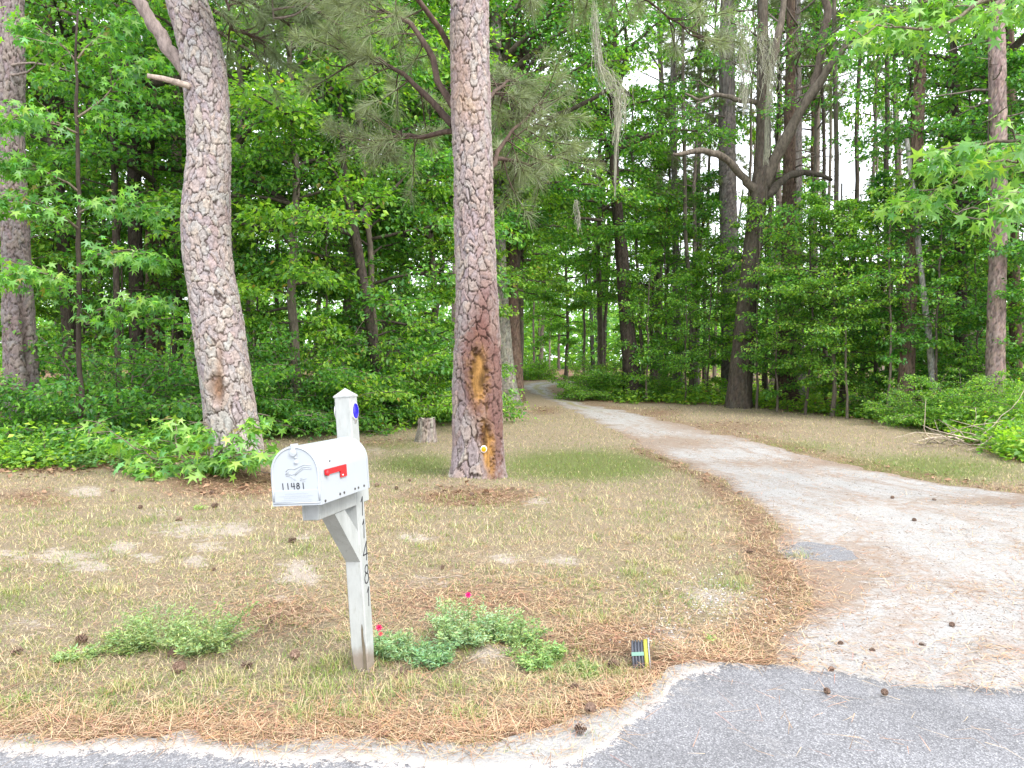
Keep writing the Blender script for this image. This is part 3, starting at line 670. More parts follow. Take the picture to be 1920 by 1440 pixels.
    mb.build('embossed_bird', M_ENAM, door)
    for k, ch in enumerate('11481'): digit(ch, DIG_DOOR, (-.066 + .026 * k, yd - .001, zb + .077), (1, 0, 0), (0, 0, 1), (0, -1, 0), .028, .0034, door)
    # flag, lying down along the side
    mb = MB(); fx = W + .004; zf = zb + .150; yf = y1 + .045
    pts = [(0, 0), (0, -.028), (.17, -.028), (.17, -.062), (.235, -.062), (.235, .004), (.012, .004)]
    pts = np.array([(yf + a_, zf + b2) for a_, b2 in [(-.004, .006), (-.004, -.020), (.155, -.020), (.155, -.052), (.222, -.052), (.222, .006)]])
    n = len(pts); v = np.concatenate([np.c_[np.full(n, fx), pts], np.c_[np.full(n, fx + .004), pts]])
    k = np.arange(n); k2 = (k + 1) % n; q = [tuple(x_) for x_ in np.stack([k, k2, n + k2, n + k], -1)] + [(0, 1, 2, 5), (2, 3, 4, 5), (n, n + 5, n + 2, n + 1), (n + 2, n + 5, n + 4, n + 3)]
    mb.add(v, q); flag = mb.build('flag', M_RED, root, smooth=False)
    mb = MB(); disc(mb, (fx + .003, yf + .012, zf - .012), (1, 0, 0), .014, .014, .009, k=16, dome=.003); mb.build('pivot', M_RED, flag)
    mb = MB(); disc(mb, (fx + .003, yf + .175, zf - .042), (1, 0, 0), .005, .005, .003, k=10); mb.build('rivet', M_ALU, flag)
    # reflectors on the two sides of the post top
    for sx in (1, -1):
        mb = MB(); disc(mb, (sx * h, .0, H - .085), (sx, 0, 0), .043, .050, .006, k=26); box(mb, (min(sx * h, sx * (h + .004)), -.012, H - .15), (max(sx * h, sx * (h + .004)), .012, H - .03)); rf = mb.build('reflector', M_ALU, post)
        mb = MB(); disc(mb, (sx * (h + .005), .0, H - .085), (sx, 0, 0), .036, .041, .003, k=26, dome=.003); mb.build('lens', M_BLUE, rf)
    for k, ch in enumerate('11481'): digit(ch, DIG, (h + .0008, .004, zb - .155 - .122 * k), (0, 1, 0), (0, 0, 1), (1, 0, 0), .098, .0062, post, .12)
mailbox()
# ------------------------------------------------------------------ leaves, twigs, crowns
DIAM = (np.array([(0, 0, 0), (.30, -.30, .07), (.72, -.20, .03), (1, 0, -.10), (.72, .20, .03), (.30, .30, .07)]), np.array([(0, 1, 2), (0, 2, 3), (0, 3, 4), (0, 4, 5)]))
KITE = (np.array([(0, 0, 0), (.45, -.33, .09), (1, 0, -.08), (.45, .33, .09)]), np.array([(0, 1, 2), (0, 2, 3)]))
def _star():
    pts = [(0, 0, 0.02)]
    for a, r in ((180, .12), (-118, .62), (-80, .30), (-56, .88), (-26, .33), (0, 1.0), (26, .33), (56, .88), (80, .30), (118, .62)):
        pts.append((.12 + r * math.cos(R(a)) * .9, r * math.sin(R(a)) * .85, -.16 * r * r))
    pts[0] = (.12, 0, .03); n = len(pts)
    return np.array(pts), np.array([(0, 1 + (k + 1) % (n - 1), 1 + k) for k in range(n - 1)])
STAR = _star()
def leaf_add(mb, p, dr, nr, sz, col, tm):
    d = norm(dr); s = norm(np.cross(nr, d)); u = np.cross(d, s); T, F = tm
    V = p[:, None] + sz[:, None, None] * (T[None, :, 0, None] * d[:, None] + T[None, :, 1, None] * s[:, None] + T[None, :, 2, None] * u[:, None])
    n = len(p); k = len(T); t = (np.arange(n)[:, None, None] * k + F[None]).reshape(-1, 3)
    mb.add(V, t=t, c=np.repeat(col, k, 0))
GREENS = np.array([(.118, .268, .034), (.148, .325, .042), (.195, .380, .052), (.072, .195, .036), (.250, .425, .060), (.112, .280, .075)])
def leaf_cols(rs, n, tint=(1, 1, 1), lum=1.):
    c = GREENS[rs.integers(0, len(GREENS), n)] * rs.uniform(.75, 1.38, (n, 1)) * np.array(tint) * lum
    k = rs.random(n) < .012; c[k] = np.array([.34, .27, .07]) * rs.uniform(.6, 1.2, (k.sum(), 1)); return c
def curve_br(rs, p0, az_, el0, L, droop, n=7, wob=.12):
    pts = [np.array(p0, float)]; el = el0; a = az_
    for k in range(n - 1):
        st = L / (n - 1); pts.append(pts[-1] + st * np.array([math.cos(el) * math.cos(a), math.cos(el) * math.sin(a), math.sin(el)]))
        el += -droop / (n - 1) + rs.normal(0, wob * .6); a += rs.normal(0, wob)
    return np.array(pts)
def at_t(pts, t):
    k = t * (len(pts) - 1); i = min(int(k), len(pts) - 2); f = k - i
    return pts[i] * (1 - f) + pts[i + 1] * f
class Crown:
    def __init__(s): s.p = []; s.d = []; s.wood = []; s.g = []
    def parts(s, parent, name, mat, col):
        for a, b in zip(s.g, s.g[1:] + [len(s.wood)]):
            mb = MB()
            for pts, r, n in s.wood[a:b]: tube(mb, pts, r, n, col, cap=False)
            mb.build(name, mat, parent)
    def limb(s, rs, pts, r0, ntw, nlf, tl, flat=1., t0=.25, drop=.3, r1=.006):
        L = np.linalg.norm(np.diff(pts, axis=0), axis=1).sum()
        s.g.append(len(s.wood)); s.wood.append((pts, np.linspace(r0, r1, len(pts)), 5))
        for j in range(ntw):
            t = t0 + (1 - t0) * (j + rs.random()) / ntw; b = at_t(pts, t); dv = norm(at_t(pts, min(1, t + .1)) - at_t(pts, max(0, t - .1)))
            a = math.atan2(dv[1], dv[0]) + (1 if j % 2 else -1) * rs.uniform(.45, 1.25) * (1 - .5 * (t > .9))
            l_ = tl * (1.15 - .65 * t) * rs.uniform(.65, 1.3)
            tw = curve_br(rs, b, a, rs.normal(.12, .22) / flat, l_, rs.uniform(.1, .6), 4, .18)
            s.wood.append((tw, np.linspace(.010, .003, 4) * min(1.6, .6 + tl), 3))
            u = rs.uniform(.1, 1.05, nlf); k = np.clip(u * 3, 0, 2.999); i = k.astype(int); f = (k - i)[:, None]
            q = tw[i] * (1 - f) + tw[i + 1] * f
            sp = .16 * l_ + .05
            q = q + rs.normal(0, 1, (nlf, 3)) * np.array([sp, sp, sp * .42 * (2 - flat)])
            q[:, 2] -= drop * .12 * np.abs(rs.normal(0, 1, nlf))
            dd = norm(norm(q - b) * .7 + rs.normal(0, .55, (nlf, 3)) + np.array([0, 0, -drop]))
            s.p.append(q); s.d.append(dd)
    def leaves(s, rs, size, tm, tint=(1, 1, 1), tilt=.42, keep=1., lum=1.):
        p = np.concatenate(s.p); d = np.concatenate(s.d)
        if keep < 1: k = rs.random(len(p)) < keep; p, d = p[k], d[k]
        n = len(p); nr = norm(np.array([0, 0, 1.]) + rs.normal(0, tilt, (n, 3)))
        return p, d, nr, size * rs.uniform(.65, 1.3, n), leaf_cols(rs, n, tint, lum)
    def leaf_mesh(s, rs, name, mat, size, tm, **kw):
        mb = MB(); leaf_add(mb, *s.leaves(rs, size, tm, **kw), tm); return mb.mesh(name, mat, smooth=False)
    def wood_mesh(s, name, mat, col):
        mb = MB()
        for pts, r, n in s.wood: tube(mb, pts, r, n, col, cap=False)
        return mb.mesh(name, mat)
def trunk_tube(mb, H, r0, rs, lean=.02, col=(.2, .17, .14), n=10, tip=.25):
    z = np.linspace(-.2, H, 16); x = np.cumsum(rs.normal(0, lean, 16)); y = np.cumsum(rs.normal(0, lean, 16)); x -= x[0]; y -= y[0]
    t = np.clip(z / H, 0, 1); r = r0 * ((1 - t) * (1 - tip) + tip) * (1 + .5 * np.exp(-np.clip(z, 0, 9) / .25)) * (t < .97) + .01
    pts = np.c_[x, y, z]; tube(mb, pts, r, n, col, cap=False); return pts
PROTO = {}
def hardwood(key, seed, H, base, Rr, nbr, ntw, nlf, size, r0, col=(.12, .10, .08), tint=(1, 1, 1), top=.35, tm=KITE, elev=(.05, .9), sparse=1., tl=.42, low_short=.55, lum=1.):
    rs = np.random.default_rng(seed); mb = MB(); tp = trunk_tube(mb, H, r0, rs, .05 * H / 10, col, 12 if r0 > .15 else 8)
    cr = Crown(); zt = tp[:, 2]
    for i in range(nbr):
        t = (i + rs.random()) / nbr; z = base + (H * .97 - base) * t
        c = np.array([np.interp(z, zt, tp[:, 0]), np.interp(z, zt, tp[:, 1]), z])
        prof = (low_short + (1 - low_short) * min(1, t / .35)) * (1 if t < .55 else 1 - (1 - top) * (t - .55) / .45)
        L = Rr * prof * rs.uniform(.65, 1.2)
        pts = curve_br(rs, c, i * 2.4 + rs.normal(0, .5), elev[0] + (elev[1] - elev[0]) * t + rs.normal(0, .15), L, rs.uniform(.3, .9), 7, .13)
        cr.limb(rs, pts, .012 + .014 * L * r0 / .12, ntw, nlf, L * tl, 1.2)
    cr.wood.append((tp[tp[:, 2] > base - .5], .02, 4))
    PROTO[key] = dict(trunk=mb.mesh(key + '_trunk', M_WOOD), branches=cr.wood_mesh(key + '_branches', M_WOOD, (.085, .07, .055)), crown=cr.leaf_mesh(rs, key + '_crown', M_LEAF, size, tm, tint=tint, keep=sparse, lum=lum))
def needle_tufts(mb, rs, P_, D_, nn, ln, wd, col0=(.17, .215, .085), spread=.75):
    n = len(P_); p = np.repeat(P_, nn, 0); d = np.repeat(D_, nn, 0)
    d = norm(d + rs.normal(0, spread, d.shape) + np.array([0, 0, -.1])); L = ln * rs.uniform(.7, 1.2, (len(p), 1))
    s = norm(np.cross(d, rs.normal(0, 1, d.shape))) * wd; mid = p + d * L * .55 + np.array([0, 0, -.012]); tip = p + d * L + np.array([0, 0, -1]) * L * .18
    V = np.stack([p - s * .5, p + s * .5, mid + s * .5, mid - s * .5, tip], 1)
    b = np.arange(len(p))[:, None] * 5; c = np.array(col0) * rs.uniform(.65, 1.4, (n, 1)) * np.array([1, 1, 1]); c = np.repeat(np.repeat(c, nn, 0) * rs.uniform(.85, 1.15, (n * nn, 1)), 5, 0)
    mb.add(V, b + np.array([0, 1, 2, 3]), b + np.array([3, 2, 4]), c)
def pine(key, seed, H, base, Rr, nbr, r0, dead=6, col=(.19, .155, .135), nn=26, ln=.26, wd=.011):
    rs = np.random.default_rng(seed); mb = MB(); tp = trunk_tube(mb, H, r0, rs, .05, col, 12, .3); cr = Crown(); nd = MB(); PP, DD = [], []
    for i in range(nbr + dead):
        live = i < nbr; t = (i + rs.random()) / nbr if live else rs.uniform(-.6, -.05); z = base + (H * .98 - base) * t
        c = np.array([np.interp(z, tp[:, 2], tp[:, 0]), np.interp(z, tp[:, 2], tp[:, 1]), z])
        L = (Rr * (1 - .6 * max(t, 0)) if live else Rr * .45) * rs.uniform(.6, 1.2)
        pts = curve_br(rs, c, i * 2.4 + rs.normal(0, .6), rs.normal(.1 + .6 * max(t, 0), .2), L, rs.uniform(-.3, .4), 6, .16); cr.wood.append((pts, np.linspace(.02 + .008 * L, .008, 6), 5))
        for j in range(7 if live else 3):
            tt = rs.uniform(.3, 1); b_ = at_t(pts, tt); tw = curve_br(rs, b_, rs.uniform(0, 6.28), rs.normal(.15, .4), L * rs.uniform(.15, .35), -.3, 4, .2); cr.wood.append((tw, np.linspace(.012, .005, 4), 3))
            if live:
                for q in range(4): k = rs.uniform(.35, 1); PP.append(at_t(tw, k)); DD.append(norm(tw[-1] - tw[0]))
    needle_tufts(nd, rs, np.array(PP), np.array(DD), nn, ln, wd); cr.wood.append((tp[tp[:, 2] > base * .45], .02, 4))
    PROTO[key] = dict(trunk=mb.mesh(key + '_trunk', M_WOOD), branches=cr.wood_mesh(key + '_branches', M_WOOD, col), crown=nd.mesh(key + '_crown', M_NEEDLE, False))
def shrub(key, seed, H, Rr, nst, ntw, nlf, size, tint=(1, 1, 1), tm=KITE, lum=1.):
    rs = np.random.default_rng(seed); cr = Crown()
    for i in range(nst):
        a = i * 2.4 + rs.normal(0, .4); rr = math.sqrt((i + .5) / nst); el = 1.45 - 1.05 * rr + rs.normal(0, .12)
        L = (H * (1 - .35 * rr) + Rr * .35 * rr) * rs.uniform(.75, 1.15)
        pts = curve_br(rs, (rs.normal(0, .12), rs.normal(0, .12), -.03), a, el, L, .5 + .4 * rr, 7, .14)
        cr.limb(rs, pts, .016, ntw, nlf, Rr * .42, 1.25, .34)
    PROTO[key] = dict(stems=cr.wood_mesh(key + '_stems', M_WOOD, (.17, .14, .11)), foliage=cr.leaf_mesh(rs, key + '_foliage', M_LEAF, size, tm, tint=tint, lum=lum))
hardwood('maple_low', 11, 9, 1.1, 3.0, 42, 10, 50, .12, .085)
hardwood('maple_high', 12, 11.5, 2.2, 3.3, 44, 10, 52, .125, .11, tint=(1.05, 1.02, .9))
hardwood('gum_tall', 13, 17, 4.2, 4.0, 46, 10, 56, .145, .17, col=(.14, .12, .10))
hardwood('oak_tall', 14, 19, 6.0, 4.6, 44, 10, 56, .145, .21, col=(.105, .09, .075), tint=(.85, .92, .9))
hardwood('sapling', 15, 5.2, .7, 1.5, 24, 7, 24, .11, .030, tint=(1.1, 1.05, .9), elev=(.25, .9))
hardwood('whip', 16, 7.5, 2.2, 1.6, 22, 6, 24, .11, .035, tint=(1.0, 1.0, .9), elev=(.2, .9))
hardwood('pole', 17, 13, 6.5, 1.7, 22, 6, 22, .13, .075, tint=(1.1, 1.05, .9), elev=(.3, 1.0), col=(.13, .11, .09))
hardwood('pole_dark', 18, 15, 8, 2.0, 22, 6, 24, .14, .10, elev=(.2, .9), col=(.075, .062, .052))
pine('pine_a', 21, 25, 14.5, 3.4, 30, .21)
pine('pine_b', 22, 21, 11, 3.0, 28, .165, dead=12)
shrub('shrub_a', 31, 2.6, 1.7, 30, 10, 44, .085)
shrub('shrub_b', 32, 3.4, 1.9, 30, 10, 44, .10, tint=(1.1, 1.05, .9))
shrub('shrub_low', 33, 1.0, .9, 24, 8, 30, .075, tint=(1.2, 1.08, .9))
PARTN = {'trunk': 'trunk', 'branches': 'branches', 'crown': 'crown', 'stems': 'stems', 'foliage': 'foliage'}
def place(key, x, y, name, label, cat, group=None, s=1., rz=None, sz=None, skip=()):
    rz = random.random() * 6.28 if rz is None else rz
    t = thing(name, label, cat, (x, y, float(hz(x, y)) - .02), group, rz, (s, s, s * (sz or 1)))
    for k, me in PROTO[key].items():
        if k not in skip: link(PARTN[k], me, t)
    return t
# ------------------------------------------------------------------ trunks with real bark relief
def smooth_path(pts, zs):
    p = np.array(sorted(pts, key=lambda q: q[2])); out = []
    fine = np.arange(p[0, 2], p[-1, 2] + .02, .02); k = np.ones(41) / 41
    for c in (0, 1, 3):
        v = np.interp(fine, p[:, 2], p[:, c]); v = np.convolve(np.pad(v, 20, mode='reflect', reflect_type='odd'), k, 'valid'); out.append(np.interp(zs, fine, v))
    return out
def bark_trunk(name, parent, org, pts, nu, dv, cw, chh, depth, seed, flare=.25, cp=(.34, .285, .26), cc=(.05, .036, .03), ztop=None, lod=None, scar=None, mat=None, warp=.75):
    """pts: (x,y,z,r) world; rings are horizontal; bark plates are Worley cells pushed outward"""
    pts = np.array(pts); z0 = float(hz(org[0], org[1])) - .12; z1 = pts[:, 2].max() if ztop is None else ztop
    zl = z1 if lod is None else min(lod, z1)
    zs = np.arange(z0, zl, dv)
    if zl < z1: zs = np.concatenate([zs, np.arange(zl, z1, dv * 5)])
    cx, cy_, r = smooth_path(pts, zs); th = np.arange(nu) * 2 * np.pi / nu
    TH, ZZ = np.meshgrid(th, zs); hgt = ZZ - z0 - .12; RR = r[:, None] * np.ones_like(TH)
    fl = flare * np.exp(-np.clip(hgt, 0, 9) / .3); RR = RR * (1 + fl * (1 + .45 * np.sin(5 * TH + seed) + .3 * np.sin(3 * TH + 2 * seed)))
    RR = RR * (1 + .075 * (fbm(np.cos(TH) * 1.3 + 7, np.sin(TH) * 1.3 + ZZ * .9, seed, 3) - .5) * 2)
    per = max(6, int(round(2 * np.pi * float(np.median(r)) / cw)))
    wx = warp * (vnoise(np.cos(TH) * 4 + 9, np.sin(TH) * 4 + ZZ * 6, seed + 1) - .5); wz = warp * (vnoise(np.cos(TH) * 4 + 3, np.sin(TH) * 4 + ZZ * 6, seed + 2) - .5)
    UU = TH / (2 * np.pi) * per; dz_ = np.gradient(zs); VV = (np.cumsum(dz_ / chh * (.5 + .5 * sstep(.1, 2.4, zs - z0 - .12))))[:, None] * np.ones_like(TH)
    jx = vnoise(np.cos(TH) * 22 + 9, np.sin(TH) * 22 + ZZ * 30, seed + 21) - .5; wx = wx + .16 * jx; wz = wz + .16 * (vnoise(np.cos(TH) * 22 + 1, np.sin(TH) * 22 + ZZ * 30, seed + 22) - .5)
    f1, f2, idv = worley(UU + wx, VV + wz, per, seed, .95)
    vary = .5 + 1.0 * vnoise(np.cos(TH) * 3 + 5, np.sin(TH) * 3 + ZZ * 3, seed + 4)
    cw1 = np.clip(1.9 * vnoise(np.cos(TH) * 9 + 5, np.sin(TH) * 9 + ZZ * 9, seed + 6) - .05, .3, 1.4)
    pl = sstep(.0, .12 * cw1, f2 - f1)
    f1b, f2b, idb = worley(UU * 2 + wx * 2, VV * 1.9 + wz * 2, per * 2, seed + 5, .95); pl2 = sstep(.0, .16 * np.clip(1.8 - cw1, .1, 1.4), f2b - f1b)
    f1c, f2c, idc = worley(UU * 4 + wx * 4, VV * 4.3 + wz * 4, per * 4, seed + 15, .95)
    fine = fbm(UU * 3, ZZ / chh * 5, seed + 9, 3)
    rel = depth * (1.15 * (pl - 1) + .28 * (pl2 - 1) + .6 * (idv - .5) * pl + .35 * (idb - .5) * pl + .16 * (idc - .5) + .35 * (fine - .5))
    col = np.array(cp)[None, None] * (.88 + .14 * idv[..., None] + .2 * (idc[..., None] - .5)) * (.65 + .7 * fine[..., None]); col = col * (1 + .12 * (np.stack([idb, idv, 1 - idb], -1) - .5))
    crk = np.clip(pl * (.5 + .5 * pl2), 0, 1)[..., None]; col = np.array(cc) * (1 - crk) + col * crk
    X = cx[:, None] + RR * np.cos(TH); Y = cy_[:, None] + RR * np.sin(TH)
    if scar is not None:
        front = (-np.sin(TH)) > .05
        px, py = proj(np.stack([X, Y, ZZ], -1)); rel, col = scar(px, py, front, rel, col, fine, pl)
    X = X + rel * np.cos(TH); Y = Y + rel * np.sin(TH)
    m = len(zs); i = np.arange(m - 1)[:, None] * nu; j = np.arange(nu)[None]; j2 = (j + 1) % nu
    q = np.stack([i + j, i + j2, i + nu + j2, i + nu + j], -1).reshape(-1, 4)
    mb = MB(); V = np.stack([X - org[0], Y - org[1], ZZ - org[2]], -1); mb.add(V, q, c=col.reshape(-1, 3))
    return mb.build(name, mat or M_BARK, parent)
def px_path(L, d, top=None, lean=(0, 0)):
    o = []
    for (px, py, w_) in L:
        p = P(px, py, d); o.append((p[0], p[1], p[2], w_ / 2 / FPX * d))
    if top:
        a = o[0]; b = o[1]; dz = max(a[2] - b[2], .3); sl = (a[0] - b[0]) / dz
        o.append((a[0] + .5 * sl * (top - a[2]) + lean[0], d + lean[1], top, a[3] * .62))
    lo = min(o, key=lambda q: q[2]); o.append((lo[0], lo[1], lo[2] - .6, lo[3] * 1.02))
    return o
def limb_px(L, d):
    """[(px,py,w,depth offset)] -> points, radii"""
    p = np.array([P(a, b, d + o) for a, b, w_, o in L]); r = np.array([w_ / 2 / FPX * d for a, b, w_, o in L]); return p, r
def dense(p, r, k=4, rs=None, wob=0.):
    t = np.linspace(0, len(p) - 1, (len(p) - 1) * k + 1); i = np.arange(len(p))
    q = np.stack([np.interp(t, i, p[:, c]) for c in range(3)], -1)
    ker = np.array([.25, .5, .25])
    for _ in range(2):
        qq = np.stack([np.convolve(np.pad(q[:, c], 1, mode='edge'), ker, 'valid') for c in range(3)], -1); qq[0] = q[0]; qq[-1] = q[-1]; q = qq
    if rs is not None: q[1:-1] += rs.normal(0, wob, q[1:-1].shape)
    return q, np.interp(t, i, r)
def limb(parent, org, L, d, col, name='limb', n=8, mat=None, seed=0, wob=.012):
    rs = np.random.default_rng(seed); p, r = limb_px(L, d); p, r = dense(p, r, 4, rs, wob); mb = MB(); tube(mb, p - np.array(org), r * rs.uniform(.9, 1.12, len(r)), n, col); return mb.build(name, mat or M_WOOD, parent)
# big curved pine on the left
A_D = A_BASE[1] + .3
rt = thing('pine_tree', 'big curved grey pine trunk with broken branch stub, left of the mailbox', 'tree', (A_BASE[0], A_D, float(hz(A_BASE[0], A_D))))
def scarA(px, py, fr, rel, col, fine, pl):
    s = np.exp(-(((px - 405 - (py - 720) * .1) / 13) ** 2 + ((py - 728) / 28) ** 2)) * fr; s2 = np.exp(-(((px - 412) / 7) ** 2 + ((py - 690) / 60) ** 2)) * fr
    lip = np.exp(-((np.hypot((px - 405) / 17, (py - 730) / 34) - 1) / .25) ** 2) * fr
    rel = rel - .05 * s - .03 * s2 + .022 * lip; k = np.clip(s + .6 * s2, 0, 1)[..., None]
    return rel, col * (1 - k) + k * np.array([.17, .105, .07]) * (.6 + .8 * fine[..., None])
PA = px_path([(347, 0, 75), (366, 50, 78), (379, 100, 80), (389, 200, 80), (394, 290, 78), (389, 350, 82), (386, 400, 87), (387, 480, 86), (402, 560, 88), (415, 650, 94), (427, 750, 92), (438, 830, 96), (446, 876, 100)], A_D, 17, (.6, .4))
bark_trunk('trunk', rt, rt.location, PA, 200, .0125, .115, .17, .022, 4, .10, lod=7.6, scar=scarA, cp=(.30, .262, .25))
COLP = (.22, .18, .165)
limb(rt, rt.location, [(352, 140, 26, 0), (320, 95, 26, -.1), (300, 65, 24, -.1), (278, 30, 22, -.2), (252, -5, 20, -.3), (200, -90, 16, -.5)], A_D, COLP, n=10)
st_ = limb(rt, rt.location, [(356, 162, 12, -.3), (335, 155, 11, -.4), (305, 147, 10, -.5), (276, 142, 8, -.6)], A_D, (.34, .28, .24), 'broken_stub', wob=.003)
# pine in the middle with the resin scar
B_D = B_BASE[1] + .3
rb = thing('pine_tree', 'straight tall pine with orange resin scar and amber reflector, beside the driveway', 'tree', (B_BASE[0], B_D, float(hz(B_BASE[0], B_D))))
def scarB(px, py, fr, rel, col, fine, pl):
    fib = fbm(px * .16, py * .035, 5, 4); n = (fine - .5); px = px + n * 16; py = py + n * 30
    yel = np.exp(-np.maximum(((px - 897) / 21) ** 2 + ((py - 705) / 62) ** 2 - .35, 0) * 2.2); low = np.exp(-np.maximum(((px - 915 - (py - 840) * .08) / 15) ** 2 + ((py - 838) / 62) ** 2 - .3, 0) * 2.2)
    dk = np.exp(-np.maximum(((px - 898) / 38) ** 2 + ((py - 690) / 110) ** 2 - .5, 0) * 2); dk2 = np.exp(-np.maximum(((px - 928) / 20) ** 2 + ((py - 770) / 170) ** 2 - .5, 0) * 2)
    dk3 = np.exp(-(((px - 912) / 24) ** 2 + ((py - 560) / 60) ** 2)) * .55; hole = np.exp(-(((px - 902) / 9) ** 2 + ((py - 816) / 14) ** 2)); st3 = .2 * np.exp(-(((px - 908) / 20) ** 2 + ((py - 430) / 120) ** 2))
    up = np.exp(-(((px - 862) / 14) ** 2 + ((py - 130) / 90) ** 2)) * .5 + np.exp(-(((px - 880) / 25) ** 2 + ((py - 195) / 35) ** 2)) * .5
    f = fr.astype(float); yel, low, dk, dk2, dk3, hole, st3, up = [a * f for a in (yel, low, dk, dk2, dk3, hole, st3, up)]
    sm = np.clip(yel + low, 0, 1)
    rel = rel * (1 - .75 * sm) - .045 * sm + .024 * np.exp(-((sm - .42) / .2) ** 2) * (sm > .08) - .05 * hole + .035 * (fib - .5) * sm
    m = np.clip(np.maximum(dk, dk2) * .85 + dk3 + st3, 0, .95)[..., None]; col = col * (1 - m) + m * np.array([.085, .040, .033]) * (.3 + 1.1 * pl[..., None])
    m = (up * .7)[..., None]; col = col * (1 - m) + m * np.array([.30, .19, .11])
    m = sm[..., None]; col = col * (1 - m) + m * (np.array([.25, .135, .042]) * (2.0 * np.clip(fib[..., None] - .12, 0, 1) ** 1.4 + .18)); m = hole[..., None]; col = col * (1 - m) + m * np.array([.08, .04, .03])
    return rel, col
PB = px_path([(880, 0, 71), (881, 100, 73), (882, 200, 76), (887, 300, 74), (889, 400, 72), (892, 500, 76), (895, 600, 84), (896, 700, 91), (895, 800, 93), (895, 870, 93), (896, 905, 94)], B_D, 18, (.1, .2))
bark_trunk('trunk', rb, rb.location, PB, 200, .0125, .10, .165, .025, 8, .18, lod=7.2, scar=scarB, cp=(.275, .232, .22))
mb = MB(); q = P(907, 842, B_D); qz = q[2]; rB = .355; disc(mb, (0, 0, 0), (0, -1, 0), .046, .050, .008, k=24)
rf = thing('tree_reflector', 'small round amber reflector nailed low on the scarred pine', 'reflector', P(907, 842, B_D - rB * 1.02)); mb.build('backing', M_ALU, rf)
mb = MB(); disc(mb, (0, -.008, 0), (0, -1, 0), .033, .037, .003, k=22, dome=.004); mb.build('lens', M_ORNG, rf)
# left edge pine
C_D = G(45, 838)[1]; cb = P(45, 838, C_D)
rc = thing('pine_tree', 'thick dark pine trunk at the left edge with split hollow base', 'tree', (cb[0], C_D, float(hz(cb[0], C_D))))
def scarC(px, py, fr, rel, col, fine, pl):
    s = np.exp(-(((px - 48 - (py - 640) * .09) / 7) ** 2 + ((py - 640) / 80) ** 2)) * fr + np.exp(-(((px - 63) / 11) ** 2 + ((py - 760) / 40) ** 2)) * fr; s = np.clip(s, 0, 1)
    k = s[..., None]; return rel - .06 * s, col * (1 - .8 * k) + .8 * k * np.array([.05, .035, .03])
bark_trunk('trunk', rc, rc.location, px_path([(20, 0, 45), (22, 150, 42), (23, 280, 41), (28, 400, 45), (32, 500, 48), (36, 600, 54), (40, 700, 60), (45, 800, 66), (48, 838, 72)], C_D, 20), 110, .024, .12, .18, .03, 12, .25, lod=9.5, scar=scarC, cp=(.20, .165, .158))
